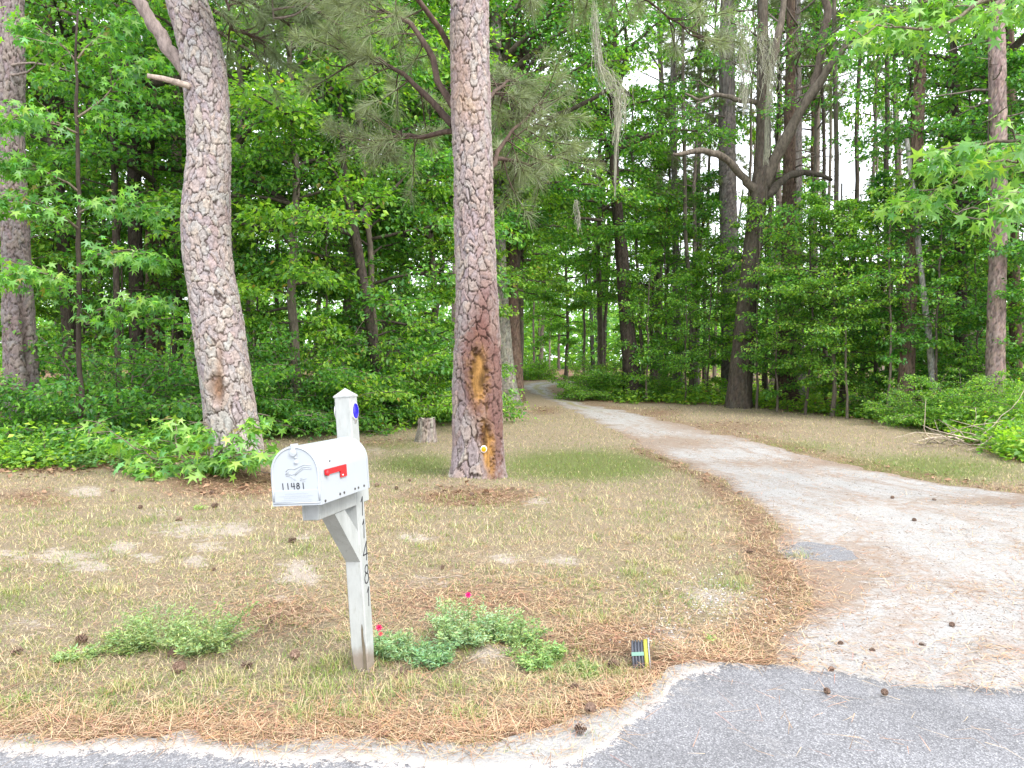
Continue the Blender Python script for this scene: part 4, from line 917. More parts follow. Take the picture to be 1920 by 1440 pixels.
# ---------------- other trunks one can tell apart: (label, px path top->base, depth, bark, plate sizes, crown proto, crown scale)
GREY = (.19, .165, .155); BRN = (.15, .105, .08); DRK = (.075, .06, .05); LICH = (.20, .19, .16)
SPEC = [
 ('dark straight trunk just right of the left edge pine', [(92, 40, 20), (97, 180, 22), (105, 320, 24), (120, 480, 22), (132, 660, 24)], 19.5, DRK, 'gum_tall', .95),
 ('slim dark trunk between the left edge pine and the curved pine', [(206, 60, 9), (212, 250, 10), (216, 420, 11), (222, 700, 12)], 18, DRK, 'whip', 1.2),
 ('dark brown trunk close left of the curved pine', [(250, 20, 22), (251, 200, 22), (252, 380, 24), (256, 560, 26), (258, 720, 28)], 19, DRK, 'oak_tall', .9),
 ('mid brown trunk between dark brown trunk and curved pine', [(283, 60, 18), (284, 300, 21), (286, 480, 24), (288, 720, 26)], 23, BRN, 'pine_b', 1.),
 ('dark trunk half hidden by the left side of the curved pine', [(331, 100, 16), (331, 400, 19), (332, 560, 20), (334, 720, 21)], 25, DRK, 'pine_a', .95),
 ('mossy grey trunk right behind the scarred pine', [(930, 40, 20), (931, 300, 22), (934, 450, 26), (940, 600, 32), (948, 700, 36), (952, 748, 44)], 24.5, LICH, 'oak_tall', .95),
 ('brown trunk at the driveway bend right of the scarred pine', [(975, 200, 18), (962, 420, 22), (958, 560, 26), (964, 660, 28), (966, 742, 34)], 26, BRN, 'gum_tall', .9),
 ('dark ivy covered trunk right of the driveway below the hanging moss', [(1150, 60, 14), (1152, 340, 18), (1166, 480, 24), (1175, 600, 28), (1184, 690, 32), (1187, 738, 42)], 27, DRK, 'oak_tall', .9),
 ('thin grey trunk in the woods left of the double pines', [(1262, 180, 10), (1265, 360, 12), (1268, 520, 14), (1270, 740, 17)], 31, GREY, 'pine_b', .95),
 ('slim pale trunk just left of the thick grey pine', [(1310, 200, 8), (1308, 400, 10), (1306, 560, 12), (1304, 738, 14)], 33, GREY, 'pine_b', 1.),
 ('thick grey pine behind the forked mossy oak', [(1363, 100, 28), (1363, 260, 31), (1366, 420, 33), (1370, 560, 34), (1372, 738, 38)], 29, GREY, 'pine_a', 1.),
 ('straight grey pine right of the forked oak', [(1490, 60, 22), (1491, 260, 24), (1492, 440, 25), (1492, 600, 28), (1490, 742, 32)], 27, GREY, 'pine_a', 1.),
 ('brown pine base with pale sapling against it', [(1480, 300, 22), (1478, 560, 30), (1476, 640, 34), (1474, 746, 42)], 25, BRN, 'pine_b', .95),
 ('thin straight pine right of the grey pine', [(1527, 120, 10), (1526, 360, 12), (1524, 560, 13), (1523, 738, 15)], 33, BRN, 'pine_b', 1.05),
 ('leaning brown trunk with pale companion in the right woods', [(1728, 60, 18), (1722, 200, 21), (1714, 400, 24), (1706, 560, 25), (1700, 700, 28), (1697, 765, 32)], 19.5, BRN, 'pole', .95),
 ('pale speckled thin trunk leaning against the brown trunk', [(1700, 260, 8), (1716, 400, 10), (1730, 540, 11), (1745, 660, 12), (1752, 765, 14)], 19, (.32, .31, .28), 'whip', .9),
 ('dark twin trunk between the leaning trunk and red pine', [(1790, 300, 14), (1798, 420, 17), (1802, 560, 19), (1803, 760, 22)], 20, DRK, 'pole', .9),
 ('reddish scaly pine trunk near the right edge', [(1868, 40, 27), (1872, 200, 28), (1873, 350, 28), (1870, 500, 29), (1867, 640, 31), (1865, 770, 34)], 17.5, (.20, .15, .135), 'pine_b', .9),
 ('brown trunk beside the reddish pine at the right edge', [(1893, 100, 15), (1896, 300, 18), (1900, 480, 20), (1908, 760, 22)], 20, BRN, 'oak_tall', .8),
]
for k, (lab, L, d, colr, crown, s) in enumerate(SPEC):
    g = px_path(L, d); lo = min(g, key=lambda q: q[2]); bx_ = min(g[:-1], key=lambda q: q[2]); org = (bx_[0], d, float(hz(bx_[0], d)))
    g = [q for q in g[:-1]] ; g.append((bx_[0], d, org[2] - .3, bx_[3] * 1.03))
    isp = crown.startswith('pine'); H = {'pole': 13, 'gum_tall': 17, 'oak_tall': 19, 'whip': 7.5, 'pine_a': 25, 'pine_b': 21}[crown] * s
    top = max(g, key=lambda q: q[2]); sec = sorted(g, key=lambda q: q[2])[-2]
    if H * .9 > top[2]: g.append((top[0] + .3 * (top[0] - sec[0]), d, H * .9, top[3] * .4))
    t = thing('pine_tree' if isp else 'hardwood_tree', lab, 'tree', org)
    if lab.startswith('mossy grey'): T_GREY = t
    if lab.startswith('brown trunk at the'): T_BEND = t
    rad = bx_[3]; nu = 40 if rad > .12 else 20
    bark_trunk('trunk', t, org, g, nu, .05, .06 if isp else .045, .10 if isp else .16, min(.018, rad * .10), 100 + k, .3, cp=colr, cc=tuple(c * .45 for c in colr), lod=org[2] + 11, mat=M_WOOD, warp=.6)
    for part in ('branches', 'crown'):
        o = link(part, PROTO[crown][part], t); o.scale = (s, s, s); o.rotation_euler = (0, 0, k * 1.7); o.location = (top[0] - org[0], 0, 0) if not isp else (top[0] - org[0], 0, 0)
# a dark forked tree between the two big pines, and limbs seen behind the scarred pine
DD_ = 18.2; q = P(715, 780, DD_); dk = thing('hardwood_tree', 'dark crooked tree with a long limb leaning left, between the two big pines', 'tree', (q[0], DD_, float(hz(q[0], DD_))))
bark_trunk('trunk', dk, dk.location, px_path([(640, 250, 10), (648, 340, 13), (658, 400, 16), (668, 450, 18), (690, 580, 19), (708, 700, 22), (715, 780, 26)], DD_, 11), 24, .05, .04, .15, .012, 140, .3, cp=DRK, cc=(.03, .025, .02), mat=M_WOOD)
limb(dk, dk.location, [(660, 440, 12, 0), (620, 425, 11, -.2), (560, 390, 10, -.4), (500, 355, 8, -.6), (445, 322, 6, -.8), (400, 280, 4, -1)], DD_, DRK, seed=11)
limb(dk, dk.location, [(662, 415, 10, 0), (690, 385, 9, .3), (720, 372, 7, .5), (760, 330, 4, .8)], DD_, DRK, seed=12); limb(dk, dk.location, [(655, 390, 8, 0), (640, 360, 7, -.2), (632, 330, 5, -.3), (600, 280, 3, -.5)], DD_, DRK, seed=13)
attach_foliage_later = [(dk, [[(640, 260, 5, 0), (600, 230, 4, -.8), (550, 210, 3, -1.2)], [(500, 355, 4, -.6), (470, 300, 3, -1.4), (450, 270, 2, -2)], [(445, 322, 4, -.8), (500, 280, 3, -1.8), (560, 260, 2, -2)], [(560, 390, 4, -.4), (560, 330, 3, -1.4), (600, 300, 2, -2)], [(720, 372, 4, .5), (740, 320, 3, 0), (780, 300, 2, -.4)], [(620, 425, 4, -.2), (590, 440, 3, -1.4), (560, 460, 2, -1.8)]], DD_)]
FK = (.08, .065, .052)
for t_, d_, LL in ((T_GREY, 24.5, [[(935, 330, 12, 0), (965, 170, 10, .5), (1000, 112, 8, .8), (1032, 74, 7, 1), (1068, 38, 5, 1.2)], [(1000, 112, 7, .8), (1040, 90, 6, 1.4), (1090, 70, 5, 1.6), (1120, 40, 3, 1.8)], [(940, 420, 14, 0), (975, 260, 11, -1), (1030, 222, 9, -1.5), (1090, 198, 8, -1.8), (1155, 160, 6, -2)]]),
                   (T_BEND, 26, [[(960, 560, 16, 0), (972, 470, 14, 0), (985, 420, 13, .2), (975, 395, 12, .3), (958, 372, 10, .3), (945, 330, 7, .4)], [(985, 420, 12, .2), (1010, 350, 9, .5), (1050, 300, 7, .8), (1085, 270, 4, 1)]])):
    for k, L in enumerate(LL): limb(t_, t_.location, L, d_, FK, seed=20 + k)
# ---------------- forked oak with moss
OD = G(1385, 757)[1] * .93; ob = P(1385, 757, OD)
oak = thing('oak_tree', 'forked oak with two drooping low limbs and hanging moss, right of the driveway', 'tree', (ob[0], OD, float(hz(ob[0], OD))))
OC = (.115, .096, .077)
bark_trunk('trunk', oak, oak.location, px_path([(1430, 90, 20), (1431, 180, 24), (1432, 260, 27), (1428, 330, 32), (1420, 390, 33), (1410, 480, 35), (1402, 560, 37), (1394, 650, 40), (1387, 720, 44), (1385, 757, 50)], OD, 17), 56, .05, .05, .16, .022, 77, .06, cp=OC, cc=(.10, .08, .06), lod=10, mat=M_WOOD)
limb(oak, oak.location, [(1430, 352, 25, 0), (1460, 285, 21, -.3), (1500, 210, 18, -.6), (1545, 140, 15, -.9), (1570, 105, 14, -1), (1620, 40, 9, -1.2)], OD, OC, seed=1)
limb(oak, oak.location, [(1520, 185, 17, -.7), (1538, 120, 16, -.7), (1545, 60, 15, -.7), (1555, 20, 14, -.8), (1540, -20, 12, -.9), (1530, -80, 9, -.9)], OD, (.14, .11, .09), seed=2)
limb(oak, oak.location, [(1415, 358, 18, 0), (1395, 335, 15, -.3), (1370, 305, 13, -.6), (1345, 288, 12, -.9), (1310, 281, 11, -1.2), (1280, 289, 8, -1.4), (1262, 288, 4, -1.5)], OD, OC, seed=3)
limb(oak, oak.location, [(1436, 372, 18, 0), (1458, 345, 15, .3), (1480, 328, 13, .5), (1505, 323, 12, .7), (1535, 327, 10, .8), (1560, 337, 6, .9)], OD, OC, seed=4)
limb(oak, oak.location, [(1432, 170, 16, 0), (1455, 90, 14, -.3), (1465, 40, 12, -.3), (1475, -40, 9, -.3)], OD, (.12, .1, .08), seed=5)
limb(oak, oak.location, [(1428, 190, 11, 0), (1390, 190, 9, .5), (1350, 175, 8, .8), (1310, 190, 6, 1.), (1285, 175, 4, 1.2)], OD, (.12, .1, .08), seed=6)
def attach_foliage(parent, limbs, d, seed, ntw, nlf, tl, size, tint=(1, 1, 1), tm=KITE, mat=None, drop=.3, wood=(.13, .11, .09), lum=1.):
    rs = np.random.default_rng(seed); cr = Crown(); org = np.array(parent.location)
    for L in limbs:
        p, r = limb_px(L, d); p, r = dense(p, r, 3, rs, .03); cr.limb(rs, p - org, r[0], ntw, nlf, tl, 1.1, .2, drop)
    cr.parts(parent, 'twig', M_WOOD, wood); link('crown', cr.leaf_mesh(rs, 'crown', mat or M_LEAF, size, tm, tint=tint, lum=lum), parent)
for a_ in attach_foliage_later: attach_foliage(*a_, 93, 8, 30, .8, .11)
attach_foliage(oak, [[(1470, 150, 6, 0), (1500, 90, 5, -1), (1540, 60, 4, -2)], [(1450, 110, 6, 0), (1490, 60, 5, 1), (1520, 20, 4, 1.5)], [(1540, 110, 6, -1), (1560, 60, 4, -1.5), (1600, 30, 3, -2)], [(1430, 150, 5, 0), (1380, 120, 4, 1), (1330, 90, 3, 1.5)],
   [(1440, 80, 5, 0), (1400, 50, 4, -1), (1340, 30, 3, -2)], [(1350, 180, 5, 1), (1310, 150, 4, 2), (1270, 150, 3, 3)], [(1520, 170, 5, 0), (1470, 200, 4, -1.5), (1450, 210, 3, -2.5)], [(1320, 190, 5, 1), (1290, 215, 4, 0), (1270, 230, 3, -1)], [(1470, 60, 5, 0), (1440, 20, 4, 2), (1400, -20, 3, 3)]], OD, 91, 8, 26, .75, .10, (.75, .85, .8))
# ------------------------------------------------------------------ woods
random.seed(5)
MARKS = [(45, 'the left edge pine'), (155, 'the layered left maple'), (258, 'the dark brown left trunk'), (335, 'the half hidden dark trunk'), (430, 'the curved pine'), (555, 'the mailbox door'), (680, 'the mailbox post'), (800, 'the small stump'), (898, 'the scarred pine'), (1020, 'the driveway bend'), (1110, 'the driveway bush'), (1187, 'the ivy covered trunk'), (1268, 'the thin grey trunk'), (1385, 'the forked oak'), (1490, 'the straight grey pine'), (1600, 'the dome shaped maple'), (1700, 'the leaning brown trunk'), (1803, 'the dark twin trunk'), (1868, 'the reddish pine')]
def where(px):
    m = min(MARKS, key=lambda q: abs(q[0] - px)); dx = px - m[0]
    return ('behind ' if abs(dx) < 22 else 'left of ' if dx < 0 else 'right of ') + m[1]
def pxx(px, d): return (px - 960) / FPX * d
for (px, d, key, s, name, lab) in [
  (560, 17.5, 'maple_high', 1.05, 'maple_tree', 'full leafy maple right of the curved pine'), (705, 19.5, 'maple_low', 1.15, 'maple_tree', 'low branching maple behind the mailbox post'),
  (650, 21.5, 'gum_tall', .8, 'gum_tree', 'dark limbed tree deep between the two big pines'), (180, 26, 'maple_high', 1.0, 'maple_tree', 'layered maple between the left edge pine and curved pine'),
  (430, 19, 'gum_tall', .82, 'gum_tree', 'tall gum whose leaves fill the gap behind the curved pine'), (800, 23, 'maple_high', 1.1, 'maple_tree', 'maple close behind the scarred pine on its left'),
  (-70, 19, 'maple_high', 1.0, 'maple_tree', 'maple cut by the left frame edge behind the dark pine'), (40, 27, 'gum_tall', .95, 'gum_tree', 'tall gum above the left edge pine'),
  (310, 30, 'gum_tall', 1.05, 'gum_tree', 'tall gum behind the dark brown trunk on the left'), (740, 27, 'oak_tall', .95, 'oak_tree', 'dark leaved oak high between the two big pines'),
  (1560, 20.5, 'maple_low', .66, 'maple_tree', 'dome shaped layered maple right of the forked oak'), (1640, 22, 'maple_low', .74, 'maple_tree', 'layered maple left of the leaning brown trunk'),
  (1440, 26, 'maple_low', .72, 'maple_tree', 'small maple behind the forked oak trunk'), (1300, 30, 'maple_low', .95, 'maple_tree', 'bright maple in the woods right of the ivy covered trunk'),
  (1120, 37, 'gum_tall', .95, 'gum_tree', 'tall bright gum over the right side of the driveway bend'), (1225, 34, 'maple_high', .95, 'maple_tree', 'maple behind the ivy covered trunk'),
  (1020, 62, 'gum_tall', 1.0, 'gum_tree', 'far gum closing the view at the end of the driveway'), (900, 33, 'gum_tall', 1.0, 'gum_tree', 'tall gum hidden behind the scarred pine'),
  (1790, 22, 'maple_low', .72, 'maple_tree', 'maple between the leaning trunk and the reddish pine'), (1950, 18, 'maple_high', .8, 'maple_tree', 'maple cut by the right frame edge'),
  (1060, 46, 'maple_high', 1.0, 'maple_tree', 'maple leaning over the driveway where it turns'), (1010, 78, 'maple_high', 1.1, 'maple_tree', 'distant maple straight above the driveway end')]:
    place(key, pxx(px, d), d, name, lab, 'tree', s=s)
for (px, py, key, s, lab) in [(215, 836, 'shrub_a', 1.15, 'rounded shrub left of the curved pine'), (310, 822, 'shrub_a', 1.2, 'dark glossy shrub just left of the curved pine'), (120, 840, 'shrub_b', .55, 'shrub at the foot of the left edge pine'),
  (525, 806, 'shrub_b', .85, 'leafy shrub just right of the curved pine'), (600, 800, 'shrub_a', 1.1, 'wide shrub behind the top of the mailbox'), (680, 797, 'shrub_b', 1.0, 'tall shrub behind the mailbox post'), (770, 788, 'shrub_a', 1.15, 'shrub behind the small stump'),
  (815, 778, 'shrub_b', .8, 'shrub against the left side of the scarred pine'), (1106, 748, 'shrub_b', .55, 'yellow green bush at the inner bend of the driveway'), (1140, 747, 'shrub_a', .85, 'round bush left of the ivy covered trunk'), (1160, 748, 'shrub_low', 1.2, 'low bush at the foot of the ivy covered trunk'), (1225, 747, 'shrub_a', .6, 'small bush right of the ivy covered trunk'),
  (1740, 800, 'shrub_b', .50, 'bush below the pale leaning trunk'), (1815, 806, 'shrub_b', .5, 'bright bush behind the brush pile'), (1885, 814, 'shrub_b', .52, 'yellow green bush right of the brush pile'), (1960, 828, 'shrub_b', .5, 'bush at the right frame edge behind the brush pile'), (1670, 783, 'shrub_a', .5, 'shrub left of the pale leaning trunk'),
  (1900, 792, 'shrub_b', .85, 'tall bush below the reddish pine'), (1840, 786, 'shrub_a', .95, 'bush left of the reddish pine base'), (70, 872, 'shrub_low', .55, 'low plant in front of the left edge pine'), (1000, 711, 'shrub_low', 1.6, 'low bush beyond the driveway bend')]:
    g = G(px, py); place(key, g[0], g[1], 'shrub', lab, 'shrub', s=s)
# saplings in the right and left woods
for i, (px, d, s) in enumerate([(1215, 26, 1.0), (1240, 29, 1.1), (1330, 27, 1.05), (1420, 23, .9), (1455, 22, .85), (1510, 21, .9), (1545, 23, 1.), (1590, 19.5, .75), (1620, 24, 1.), (1665, 19, .75), (1690, 24, 1.1), (1760, 18.5, .8), (1830, 19, .9), (60, 17, .9), (160, 21, 1.1), (380, 21, 1.1), (480, 18.5, .9), (620, 18.7, .8), (1285, 25, .8)]):
    place('whip' if i % 2 else 'sapling', pxx(px, d), d, 'sapling', ('thin leafy whip ' if i % 2 else 'bushy young sapling ') + where(px), 'sapling', 'woodland saplings on the %s' % ('right' if px > 1000 else 'left'), s=s)
for i, (px, d) in enumerate([(60, 22), (178, 24), (190, 30), (310, 28), (360, 33), (470, 26), (520, 30), (590, 25), (640, 33), (760, 30), (820, 34), (1095, 40), (1135, 44), (1205, 30), (1222, 38), (1248, 33), (1280, 40), (1296, 28), (1322, 36), (1340, 44), (1405, 33), (1438, 30), (1448, 40), (1508, 36), (1545, 28), (1562, 36), (1580, 24), (1600, 32), (1618, 27), (1648, 36), (1662, 25), (1684, 30), (1738, 27), (1762, 23), (1775, 33), (1822, 26), (1842, 32), (1885, 28), (1912, 24), (1000, 58), (1012, 66), (1030, 60), (1048, 64)]):
    place('pole_dark' if i % 3 == 0 else 'pole', pxx(px, d), d, 'pole_tree', ('slim dark bare trunk ' if i % 3 == 0 else 'slim grey bare trunk ') + ('in mid woods ' if d < 30 else 'deep in the woods ' if d < 45 else 'far back in woods ') + where(px), 'tree', 'slim bare trunks in the woods', s=random.uniform(.85, 1.2), sz=1.75 if (1530 < px < 1700 or 1290 < px < 1420) else 1)
# deeper woods, band by band
rs = np.random.default_rng(44)
for bi, d in enumerate([29, 35, 42, 51]):
    step = 4.2 + d * .07; x = -.80 * d - 2
    while x < .80 * d + 2:
        x += step * rs.uniform(.7, 1.3); y = d + rs.uniform(-2.5, 2.5); px = 960 + FPX * x / y
        xl, xr = drive_lr(min(y, 61)); 
        if xl - 2.2 < x < xr + 2.2 and y < 66: continue
        if px < -140 or px > 2060 or (px < 940 and d > 50 and rs.random() < .45): continue
        left = px < 960; gap = 1530 < px < 1700 or 1290 < px < 1420
        r = rs.random()
        if px > 1250:
            key = 'pine_b' if r < .45 else 'maple_low'
            if gap and d > 50 and key == 'maple_low': key = 'maple_low'
        else: key = ['maple_low', 'gum_tall', 'maple_high', 'oak_tall', 'pine_b', 'gum_tall'][int(r * 6)]
        s = rs.uniform(.85, 1.15) * (1 if not gap else .72)
        near = d < 45
        band = 'in mid woods ' if d < 36 else 'deep in the woods ' if d < 50 else 'far back in woods ' if d < 70 else 'farthest back in woods '
        lab = {'pine_b': 'bare trunked pine', 'maple_low': 'low leafy maple', 'maple_high': 'slim leafy maple', 'gum_tall': 'tall leafy gum', 'oak_tall': 'tall dark oak'}[key] + ' ' + band + where(px)
        nm = {'pine_b': 'pine_tree', 'maple_low': 'maple_tree', 'maple_high': 'maple_tree', 'gum_tall': 'gum_tree', 'oak_tall': 'oak_tree'}[key]
        place(key, x, y, nm, lab, 'tree', 'woodland trees %s of the driveway' % ('left' if left else 'right'), s=s, rz=rs.uniform(0, 6.28))
# ------------------------------------------------------------------ near foliage with single leaves
STAR_ME = []
for k_ in range(4):
    mb = MB(); c = np.array([(.16, .33, .06), (.21, .39, .075), (.13, .29, .055), (.26, .42, .09)][k_]); mb.add(STAR[0], t=STAR[1], c=c); STAR_ME.append(mb.mesh('leaf', M_HERO, False))
def hero_leaves(parent, p, d, nr, sz, col, nmax=300, rest='foliage'):
    """the largest 300 in view are leaf objects of their own, the rest one part"""
    org = np.array(parent.location); w_ = p + org; px, py = proj(w_); app = sz / w_[:, 1]; app = np.where((px > -10) & (px < 1930) & (py > -10) & (py < 1450), app, 0)
    order = np.argsort(-app); a = order[:nmax]; b = order[nmax:]
    d_ = norm(d); s_ = norm(np.cross(nr, d_)); u_ = np.cross(d_, s_)
    for i in a:
        o = bpy.data.objects.new('leaf', STAR_ME[int(i) % 4]); COL.objects.link(o); o.parent = parent
        M = Matrix(((d_[i, 0], s_[i, 0], u_[i, 0], 0), (d_[i, 1], s_[i, 1], u_[i, 1], 0), (d_[i, 2], s_[i, 2], u_[i, 2], 0), (0, 0, 0, 1)))
        o.matrix_local = Matrix.Translation(Vector(p[i])) @ M @ Matrix.Diagonal((sz[i], sz[i], sz[i], 1))
    if len(b):
        mb = MB(); leaf_add(mb, p[b], d[b], nr[b], sz[b], col[b], STAR); o = mb.build(rest, M_HERO, parent, smooth=False, kind='stuff')
def star_tree(root, limbs, d, seed, ntw, nlf, tl, size, drop=.75, tint=(1.25, 1.2, 1.0), tilt=.38, wood=(.16, .13, .10), flat=1.1):
    rs = np.random.default_rng(seed); cr = Crown(); org = np.array(root.location)
    for L in limbs:
        p, r = limb_px(L, d); p, r = dense(p, r, 3, rs, .015); cr.limb(rs, p - org, r[0], ntw, nlf, tl, flat, .12, drop, .003)
    for k, (pts, r, n) in enumerate(cr.wood[:0]): pass
    cr.parts(root, 'branch', M_WOOD, wood)
    hero_leaves(root, *cr.leaves(rs, size, STAR, tint=tint, tilt=tilt))
# sweetgum whose boughs hang into the upper right of the view
sx = pxx(2290, 7.2)
sg = thing('sweetgum_tree', 'bright sweetgum boughs with star leaves hanging in at the upper right', 'tree', (sx, 7.4, float(hz(sx, 7.4))))
mb = MB(); rs = np.random.default_rng(2); tube(mb, [(0, 0, -.2), (.02, 0, 1.5), (-.05, .05, 3.2), (.0, .1, 5), (.1, .1, 7.5), (.15, .1, 10)], [.17, .14, .12, .10, .07, .03], 12, (.22, .19, .16)); mb.build('trunk', M_WOOD, sg)
star_tree(sg, [[(2290, 250, 12, 0), (2100, 255, 9, -.1), (1960, 262, 7, -.2), (1860, 262, 5, -.3), (1800, 282, 4, -.3), (1745, 300, 3, -.35)],
               [(2290, 300, 10, 0), (2080, 300, 8, .2), (1950, 300, 6, .2), (1850, 305, 5, .1), (1770, 345, 4, 0), (1715, 385, 2, 0)],
               [(2290, 180, 10, 0), (2100, 280, 7, -.4), (1980, 345, 5, -.5), (1920, 370, 3, -.6), (1885, 390, 2, -.6)],
               [(2290, 280, 9, .3), (2050, 270, 6, .5), (1930, 275, 4, .6), (1850, 278, 3, .6)]], 7.2, 61, 13, 14, .46, .12)
star_tree(sg, [[(2290, -150, 14, 0), (2050, -90, 12, .6), (1850, 0, 9, .8), (1780, 45, 6, .8), (1720, 62, 4, .7), (1640, 40, 3, .7), (1590, 90, 2, .7)], [(1850, 0, 8, .8), (1760, -10, 6, 1), (1690, 30, 4, 1.1), (1625, 20, 2, 1.2)],
               [(2290, -100, 10, 0), (2050, -20, 8, 0), (1950, 5, 5, 0), (1870, 20, 3, 0)], [(1900, -20, 7, .9), (1830, 10, 5, 1.2), (1770, 0, 3, 1.3), (1700, 70, 2, 1.3)]], 8.0, 62, 13, 14, .52, .125, tint=(1.25, 1.2, .85))
# young sweetgum on the left
sd = 13.2; sx = pxx(150, sd)
sl_ = thing('sweetgum_tree', 'young sweetgum with pale layered star leaves in front of the left edge pine', 'tree', (sx, sd, float(hz(sx, sd))))
limb(sl_, sl_.location, [(150, 850, 11, 0), (152, 700, 10, 0), (146, 540, 9, 0), (150, 380, 8, 0), (140, 200, 6, 0), (146, 20, 3, 0)], sd, (.07, .055, .045), 'trunk')
star_tree(sl_, [[(148, 600, 6, 0), (200, 575, 4, -.3), (260, 560, 3, -.6), (300, 560, 2, -.8)], [(148, 560, 6, 0), (110, 520, 4, -.6), (60, 508, 3, -.8), (20, 515, 2, -.9)], [(148, 500, 6, 0), (200, 470, 4, -.5), (260, 470, 3, -.7), (290, 490, 2, -.8)],
               [(148, 430, 6, 0), (90, 385, 4, -.5), (30, 370, 3, -.8), (-30, 380, 2, -1)], [(148, 400, 5, 0), (200, 370, 4, -.3), (250, 380, 3, -.4), (285, 400, 2, -.5)], [(148, 360, 5, 0), (80, 315, 4, -.4), (20, 300, 3, -.6), (-30, 310, 2, -.7)],
               [(145, 250, 5, 0), (90, 220, 4, -.5), (40, 215, 3, -.9), (5, 225, 2, -1)], [(146, 220, 5, 0), (190, 190, 3, .2), (240, 130, 3, .2), (285, 110, 2, .1)], [(146, 120, 4, 0), (100, 60, 3, 0), (40, 40, 2, 0)], [(146, 110, 4, 0), (200, 50, 3, .3), (250, 30, 2, .3)]], sd, 63, 11, 24, .66, .135, tint=(1.1, 1.12, 1.0))
# low maple sapling at the foot of the curved pine
g0 = G(345, 893); sp = thing('maple_sapling', 'low spreading pale green maple sapling at the foot of the curved pine', 'sapling', (g0[0], g0[1], float(hz(g0[0], g0[1]))))
star_tree(sp, [[(348, 893, 5, 0), (320, 870, 4, -.1), (270, 850, 3, -.2), (215, 815, 2, -.2), (185, 790, 1.5, -.2)], [(350, 893, 5, 0), (325, 868, 4, .1), (280, 840, 3, .2), (235, 820, 2, .3)], [(352, 893, 5, 0), (340, 860, 4, -.1), (330, 830, 3, -.1), (330, 800, 2, 0), (322, 785, 1.5, 0)],
               [(385, 884, 5, 0), (405, 855, 4, -.5), (440, 820, 3, -.6), (470, 790, 2, -.6), (485, 775, 1.5, -.6)], [(385, 884, 5, 0), (415, 862, 4, -.5), (460, 850, 3, -.7), (500, 852, 2, -.8)], [(380, 884, 5, 0), (390, 850, 4, -.4), (400, 815, 3, -.5), (385, 790, 2, -.5)], [(350, 890, 4, 0), (380, 862, 3, -.3), (430, 858, 2, -.5)], [(350, 893, 4, 0), (310, 880, 3, -.3), (265, 868, 2, -.4)]], g0[1], 64, 9, 9, .42, .16, drop=.6, tint=(1.35, 1.25, 1.4))
# ------------------------------------------------------------------ pine boughs at the top, and crowns of the two big pines
def pine_boughs(parent, L, d, seed, ntw, tl, nn=34, ln=.27, wd=.0046, col0=(.20, .24, .115), pulled=0., wood=(.085, .06, .048)):
    rs = np.random.default_rng(seed); nd = MB(); wd_ = Crown(); org = np.array(parent.location); PP, DD = [], []
    for lb in L:
        p, r = limb_px(lb, d); p, r = dense(p, r, 3, rs, .03); p = p - org; wd_.g.append(len(wd_.wood)); wd_.wood.append((p, r, 6))
        for j in range(ntw):
            t = .25 + .75 * (j + rs.random()) / ntw; b = at_t(p, t); dv = norm(at_t(p, min(1, t + .1)) - at_t(p, t - .1)); a = math.atan2(dv[1], dv[0]) + rs.choice([-1, 1]) * rs.uniform(.4, 1.3)
            tw = curve_br(rs, b, a, rs.normal(-.05, .45), tl * rs.uniform(.5, 1.2), -.3, 5, .22); wd_.wood.append((tw, np.linspace(.011, .005, 5), 4))
            for q in range(4): PP.append(at_t(tw, 1 - .22 * q * rs.random())); DD.append(norm(norm(tw[-1] - tw[-2]) + np.array([0, 0, .25])))
    needle_tufts(nd, rs, np.array(PP), np.array(DD), nn, ln, wd, col0, .85)
    wd_.parts(parent, 'branch', M_WOOD, wood); nd.build('needles', M_NEEDLE, parent, smooth=False, kind='stuff')
pine_boughs(rb, [[(850, 235, 16, .3), (800, 180, 12, .6), (740, 120, 9, .8), (690, 110, 6, .9), (640, 130, 4, 1.)], [(850, 200, 14, .3), (790, 60, 11, .5), (740, 20, 8, .8), (660, 20, 5, 1)], [(850, 100, 12, .3), (780, -20, 9, -.3), (700, -40, 6, -.6), (600, 0, 4, -.8)],
     [(860, 245, 12, .4), (790, 260, 9, 1), (730, 250, 6, 1.4), (700, 290, 4, 1.6)], [(905, 330, 12, .3), (950, 260, 8, .8), (990, 210, 5, 1.2), (1020, 190, 3, 1.4)], [(905, 300, 10, .3), (950, 300, 8, 1), (1000, 310, 5, 1.5), (1030, 290, 3, 1.8)], [(905, 200, 10, .3), (940, 160, 7, 1.2), (970, 150, 4, 2)],
     [(905, -10, 12, 0), (980, -60, 9, .8), (1080, -40, 6, 1.5), (1180, 0, 4, 2)], [(905, -60, 12, 0), (1020, -100, 9, .6), (1150, -40, 6, 1.), (1260, 40, 4, 1.2), (1320, 70, 3, 1.3)]], B_D, 71, 24, .8)
pine_boughs(rt, [[(380, -40, 16, .2), (470, -50, 11, .3), (560, 0, 8, .4), (640, 50, 5, .5)], [(370, -60, 14, .2), (460, 0, 9, .6), (520, 30, 6, .8), (580, 80, 4, 1.)], [(400, 20, 8, .4), (440, 60, 6, .8), (500, 80, 4, 1)], [(350, -60, 12, 0), (400, -30, 8, -.5), (430, 20, 4, -.6)], [(380, -80, 12, 0), (500, -90, 8, 0), (600, -60, 6, 0), (700, 0, 4, 0)]], A_D, 72, 22, .8, col0=(.18, .23, .115))
for (root, tp_, key, s) in ((rt, (.5, .3, 3.0), 'pine_b', .7), (rb, (.1, .2, 3.6), 'pine_b', .72), (rc, (0, 0, 2), 'pine_b', .9)):
    for part in ('branches', 'crown'):
        o = link(part, PROTO[key][part], root); o.location = tp_; o.scale = (s, s, s)
